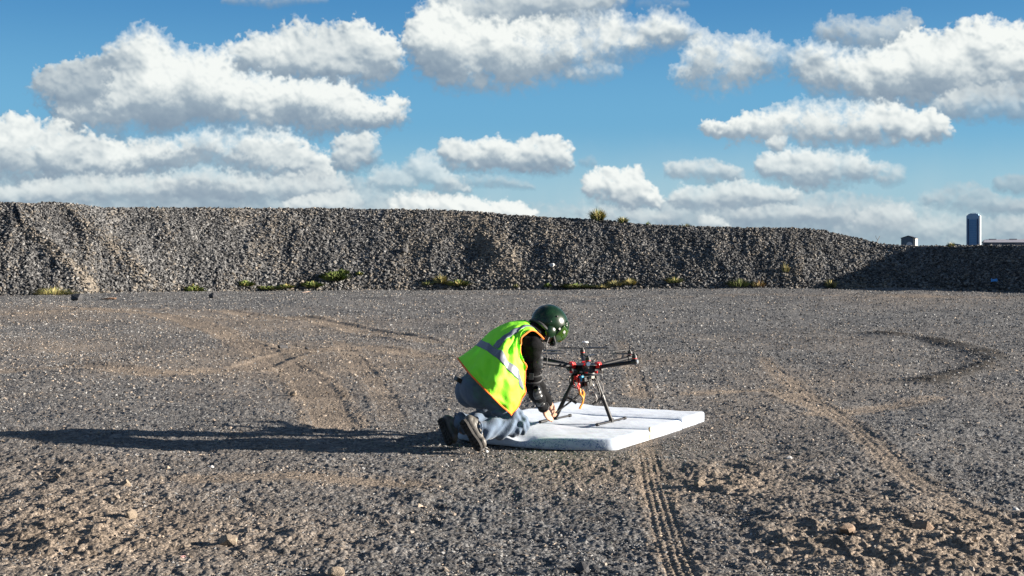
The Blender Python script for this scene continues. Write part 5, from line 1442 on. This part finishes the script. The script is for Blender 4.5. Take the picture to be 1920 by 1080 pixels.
FOOT = [
    (100, 558, .95, .26, 800, [('olive', .45), ('straw', .35), ('green', .2)], 'wide yellow-green grass clump at the left foot of the bank', 'grass clump'),
    (365, 541, .45, .22, 260, [('green', .7), ('straw', .3)], 'pale green weed beside the dark stone at the foot of the bank', 'weed'),
    (388, 545, .30, .10, 110, [('olive', .8), ('straw', .2)], 'low weed just right of the pale green one', 'weed'),
    (466, 529, .40, .16, 200, [('green', .8), ('straw', .2)], 'green weed at the left end of the low green strip', 'weed'),
    (505, 535, .70, .10, 300, [('green', .7), ('olive', .3)], 'low spreading green weed in the middle of the strip', 'weed'),
    (538, 532, .40, .11, 180, [('green', .6), ('straw', .4)], 'low green weed at the right end of the strip', 'weed'),
    (586, 530, .50, .17, 260, [('green', .85), ('straw', .15)], 'green weed clump left of the brightest bush on the bank', 'weed'),
    (630, 517, .62, .26, 420, [('green', .9), ('olive', .1)], 'brightest and tallest green weed bush low on the bank', 'weed'),
    (648, 508, .30, .16, 140, [('green', .9), ('straw', .1)], 'small green sprig above the brightest bush', 'weed'),
    (680, 509, .20, .10, 70, [('green', .9), ('straw', .1)], 'tiny lone green sprig right of the brightest bush', 'weed'),
    (802, 528, .34, .13, 140, [('olive', .7), ('green', .3)], 'small olive weed above the man at left', 'weed'),
    (826, 522, .36, .28, 160, [('straw', .5), ('olive', .5)], 'taller pale stalky weed above the kneeling man', 'weed'),
    (858, 529, .60, .15, 280, [('green', .6), ('straw', .4)], 'yellow-green weed clump above the vest', 'weed'),
    (968, 530, .18, .09, 60, [('olive', 1)], 'tiny olive sprig above the helmet', 'weed'),
    (1027, 530, .16, .10, 60, [('green', 1)], 'tiny green sprig just right above the helmet', 'weed'),
    (1080, 533, .80, .11, 340, [('green', .6), ('olive', .4)], 'wide low green weed mat at the foot right of the helmet', 'weed'),
    (1130, 533, .50, .11, 200, [('olive', .6), ('straw', .4)], 'low olive weed between two brighter clumps', 'weed'),
    (1152, 529, .46, .17, 220, [('olive', .6), ('straw', .4)], 'olive weed left of the orange-tipped grass clump', 'weed'),
    (1181, 527, .36, .19, 220, [('straw', .8), ('green', .2)], 'dry orange-yellow grass clump at the foot of the bank', 'grass clump'),
    (1266, 523, .46, .18, 200, [('straw', .5), ('green', .5)], 'yellow-green weed below the rightmost crest sprig', 'weed'),
    (1385, 528, .62, .24, 240, [('olive', .6), ('green', .4)], 'scrawny green weed on the right half of the bank foot', 'weed'),
    (1422, 530, .40, .20, 110, [('straw', .5), ('brown', .5)], 'dry brown stalks right of the scrawny green weed', 'dry weed'),
    (1480, 502, .22, .30, 70, [('straw', .5), ('olive', .5)], 'thin pale weed growing halfway up the bank face', 'weed'),
    (1559, 530, .34, .26, 140, [('straw', .5), ('olive', .5)], 'pale weed near the dark gap at the bank foot', 'weed'),
]
for i, (px, py, w, h, n, ms, lab, cat) in enumerate(FOOT):
    # height on the bank from the photo row
    best = min(np.linspace(0, .95, 60), key=lambda t: abs((HORIZON + (CAM_H - bank_surface(px, t).z) / bank_surface(px, t).y * FPX) - (py + 6)))
    c = bank_surface(px, best); c.y -= .10
    tuft('weed' if cat == 'weed' else ('dry_weed' if 'dry' in cat else 'grass_clump'), lab, cat, c, w * 1.05, h * 1.35 + .04, n, ms, 40 + i, 1.0, .5, leafy=ms[0][0] == 'green')
# bare twig on the bank's shoulder
b = crest(1641)
root = empty('bare_twig', b); tag(root, 'thin bare twig standing where the bank drops at right', 'twig')
mb = MB(); mb.path([b + Vector((0, 0, -.05)), b + Vector((.06, 0, .12)), b + Vector((.14, 0, .26))], .008, 5, 3); mb.build('stem', grass_mats['brown'], root)
mb = MB(); mb.path([b + Vector((.05, 0, .10)), b + Vector((-.01, 0, .20)), b + Vector((-.02, 0, .28))], .006, 5, 3); mb.build('branch', grass_mats['brown'], root)

# ------------------------------------------------------------------ single stones and scraps one can point at
def fixed(name, col, rough=.9): return simple(name, col, rough, noise_s=6, var=.3, bump=.5)
m_dark = fixed('dark_basalt', (.035, .035, .038)); m_tan = fixed('tan_dirt_lump', (.19, .15, .11)); m_pale = fixed('pale_stone', (.42, .41, .40)); m_brn = fixed('brown_lump', (.16, .11, .075))
def yard_rock(name, px, py, size, mat, label, cat, seed, sq=(1, 1, .75)):
    x, y = G(px, py); z = ground_fields(np.array([x]), np.array([y]), False)[0][0]
    me = rock_mesh(name, seed, 26, 1, mat); o = link(name, me); o.location = (x, y, z + size * sq[2] * .28); o.scale = (size * sq[0], size * sq[1], size * sq[2]); o.rotation_euler = (.2, .1, seed)
    tag(o, label, cat)
def face_rock(name, px, py, size, mat, label, cat, seed, sq=(1, 1, .8)):
    best = min(np.linspace(0, 1, 80), key=lambda t: abs((HORIZON + (CAM_H - bank_surface(px, t).z) / bank_surface(px, t).y * FPX) - py))
    c = bank_surface(px, best); me = rock_mesh(name, seed, 24, 1, mat); o = link(name, me); o.location = c + Vector((0, -.08, .04)); o.scale = (size * sq[0], size * sq[1], size * sq[2]); o.rotation_euler = (.2, .3, seed)
    tag(o, label, cat)
yard_rock('rock', 399, 557, .30, m_dark, 'dark square stone at the bank foot beside the pale green weed', 'rock', 1)
yard_rock('rock', 144, 561, .42, m_dark, 'dark stone right of the wide grass clump on the left', 'rock', 2, (1.4, 1, .7))
yard_rock('plank_scrap', 203, 559, .50, fixed('reddish_board', (.42, .25, .16)), 'flat reddish scrap lying at the foot of the bank on the left', 'scrap', 3, (1.3, .6, .16))
yard_rock('plank_scrap', 573, 548, .42, fixed('pinkish_board', (.40, .28, .22)), 'thin pinkish scrap on the ground below the green strip', 'scrap', 4, (1.4, .5, .08))
face_rock('rock', 1036, 499, .26, m_pale, 'single pale grey boulder on the bank face above the drone', 'rock', 5)
face_rock('rock', 760, 472, .30, m_dark, 'dark hollowed stone beside a tan patch on the bank face', 'rock', 6)
yard_rock('rock', 530, 657, .16, m_dark, 'dark lump of stone beside the tan wheel track', 'rock', 7, (1.5, 1, .5))
yard_rock('rock', 575, 658, .10, m_dark, 'smaller dark lump right of the first one by the track', 'rock', 8, (1.5, 1, .5))
yard_rock('dirt_lump', 550, 744, .085, m_tan, 'tan clod on the left edge of the wheel track', 'dirt clod', 9)
yard_rock('dirt_lump', 235, 919, .085, m_tan, 'bright tan clod in the churned dirt, left foreground', 'dirt clod', 10)
yard_rock('dirt_lump', 243, 976, .095, m_tan, 'tan clod casting a long shadow, lower left foreground', 'dirt clod', 11)
yard_rock('dirt_lump', 430, 1020, .11, m_tan, 'big tan clod near the bottom, left of centre', 'dirt clod', 12)
yard_rock('dirt_lump', 632, 1070, .10, m_tan, 'tan clod at the very bottom edge, left of centre', 'dirt clod', 13)
yard_rock('rock', 343, 1047, .035, fixed('pink_stone', (.50, .28, .25)), 'tiny pink stone in the lower left foreground', 'rock', 14)
yard_rock('rock', 1090, 1068, .085, m_dark, 'dark angular stone at the bottom, left of the tyre tread', 'rock', 15)
yard_rock('rock', 1903, 968, .06, m_pale, 'white stone near the right edge of the foreground', 'rock', 16)
yard_rock('rock', 1480, 868, .055, m_pale, 'small pale stone between the two tyre treads', 'rock', 17)
yard_rock('rock', 396, 877, .045, m_pale, 'rounded whitish pebble just below the long shadow', 'rock', 18)
yard_rock('dirt_lump', 1312, 912, .09, m_tan, 'tan clod right of the tyre tread below the mattress', 'dirt clod', 19)
yard_rock('dirt_lump', 1590, 1012, .12, m_brn, 'big brown lump in the churned lower right foreground', 'dirt clod', 20, (1.4, 1, .6))
yard_rock('rock', 1730, 1010, .12, m_brn, 'brown stone among the rough dirt at lower right', 'rock', 21)
yard_rock('rock', 1610, 538, .34, m_brn, 'brown stone at the dark gap under the bank at right', 'rock', 22)
yard_rock('rock', 1650, 537, .40, m_brn, 'larger brown stone right of the dark gap under the bank', 'rock', 23, (1.3, 1, .7))
# scraps of litter
x, y = G(908, 846); z = ground_fields(np.array([x]), np.array([y]), False)[0][0]
tag(MB().box((x + .02, y, z + .012), (.020, .014, .016), Euler((.2, .5, .3)).to_matrix(), .003).build('white_scrap', simple('white_scrap_plastic', (.7, .7, .7), .5)), 'tiny white scrap on the dirt beside the toe of the near boot', 'litter')
best = min(np.linspace(0, 1, 80), key=lambda t: abs((HORIZON + (CAM_H - bank_surface(1848, t).z) / bank_surface(1848, t).y * FPX) - 529))
c = bank_surface(1848, best)
mb = MB(); mb.poly([c + Vector(v) for v in ((-.12, -.16, .02), (.0, -.20, .04), (.14, -.16, .0), (.10, -.14, .12), (-.03, -.12, .09), (-.10, -.12, .13))], (0, .02, .012))
tag(mb.build('plastic_scrap', simple('blue_plastic', (.05, .22, .5), .5)), 'blue plastic scrap on the shaded dark face of the bank', 'litter')
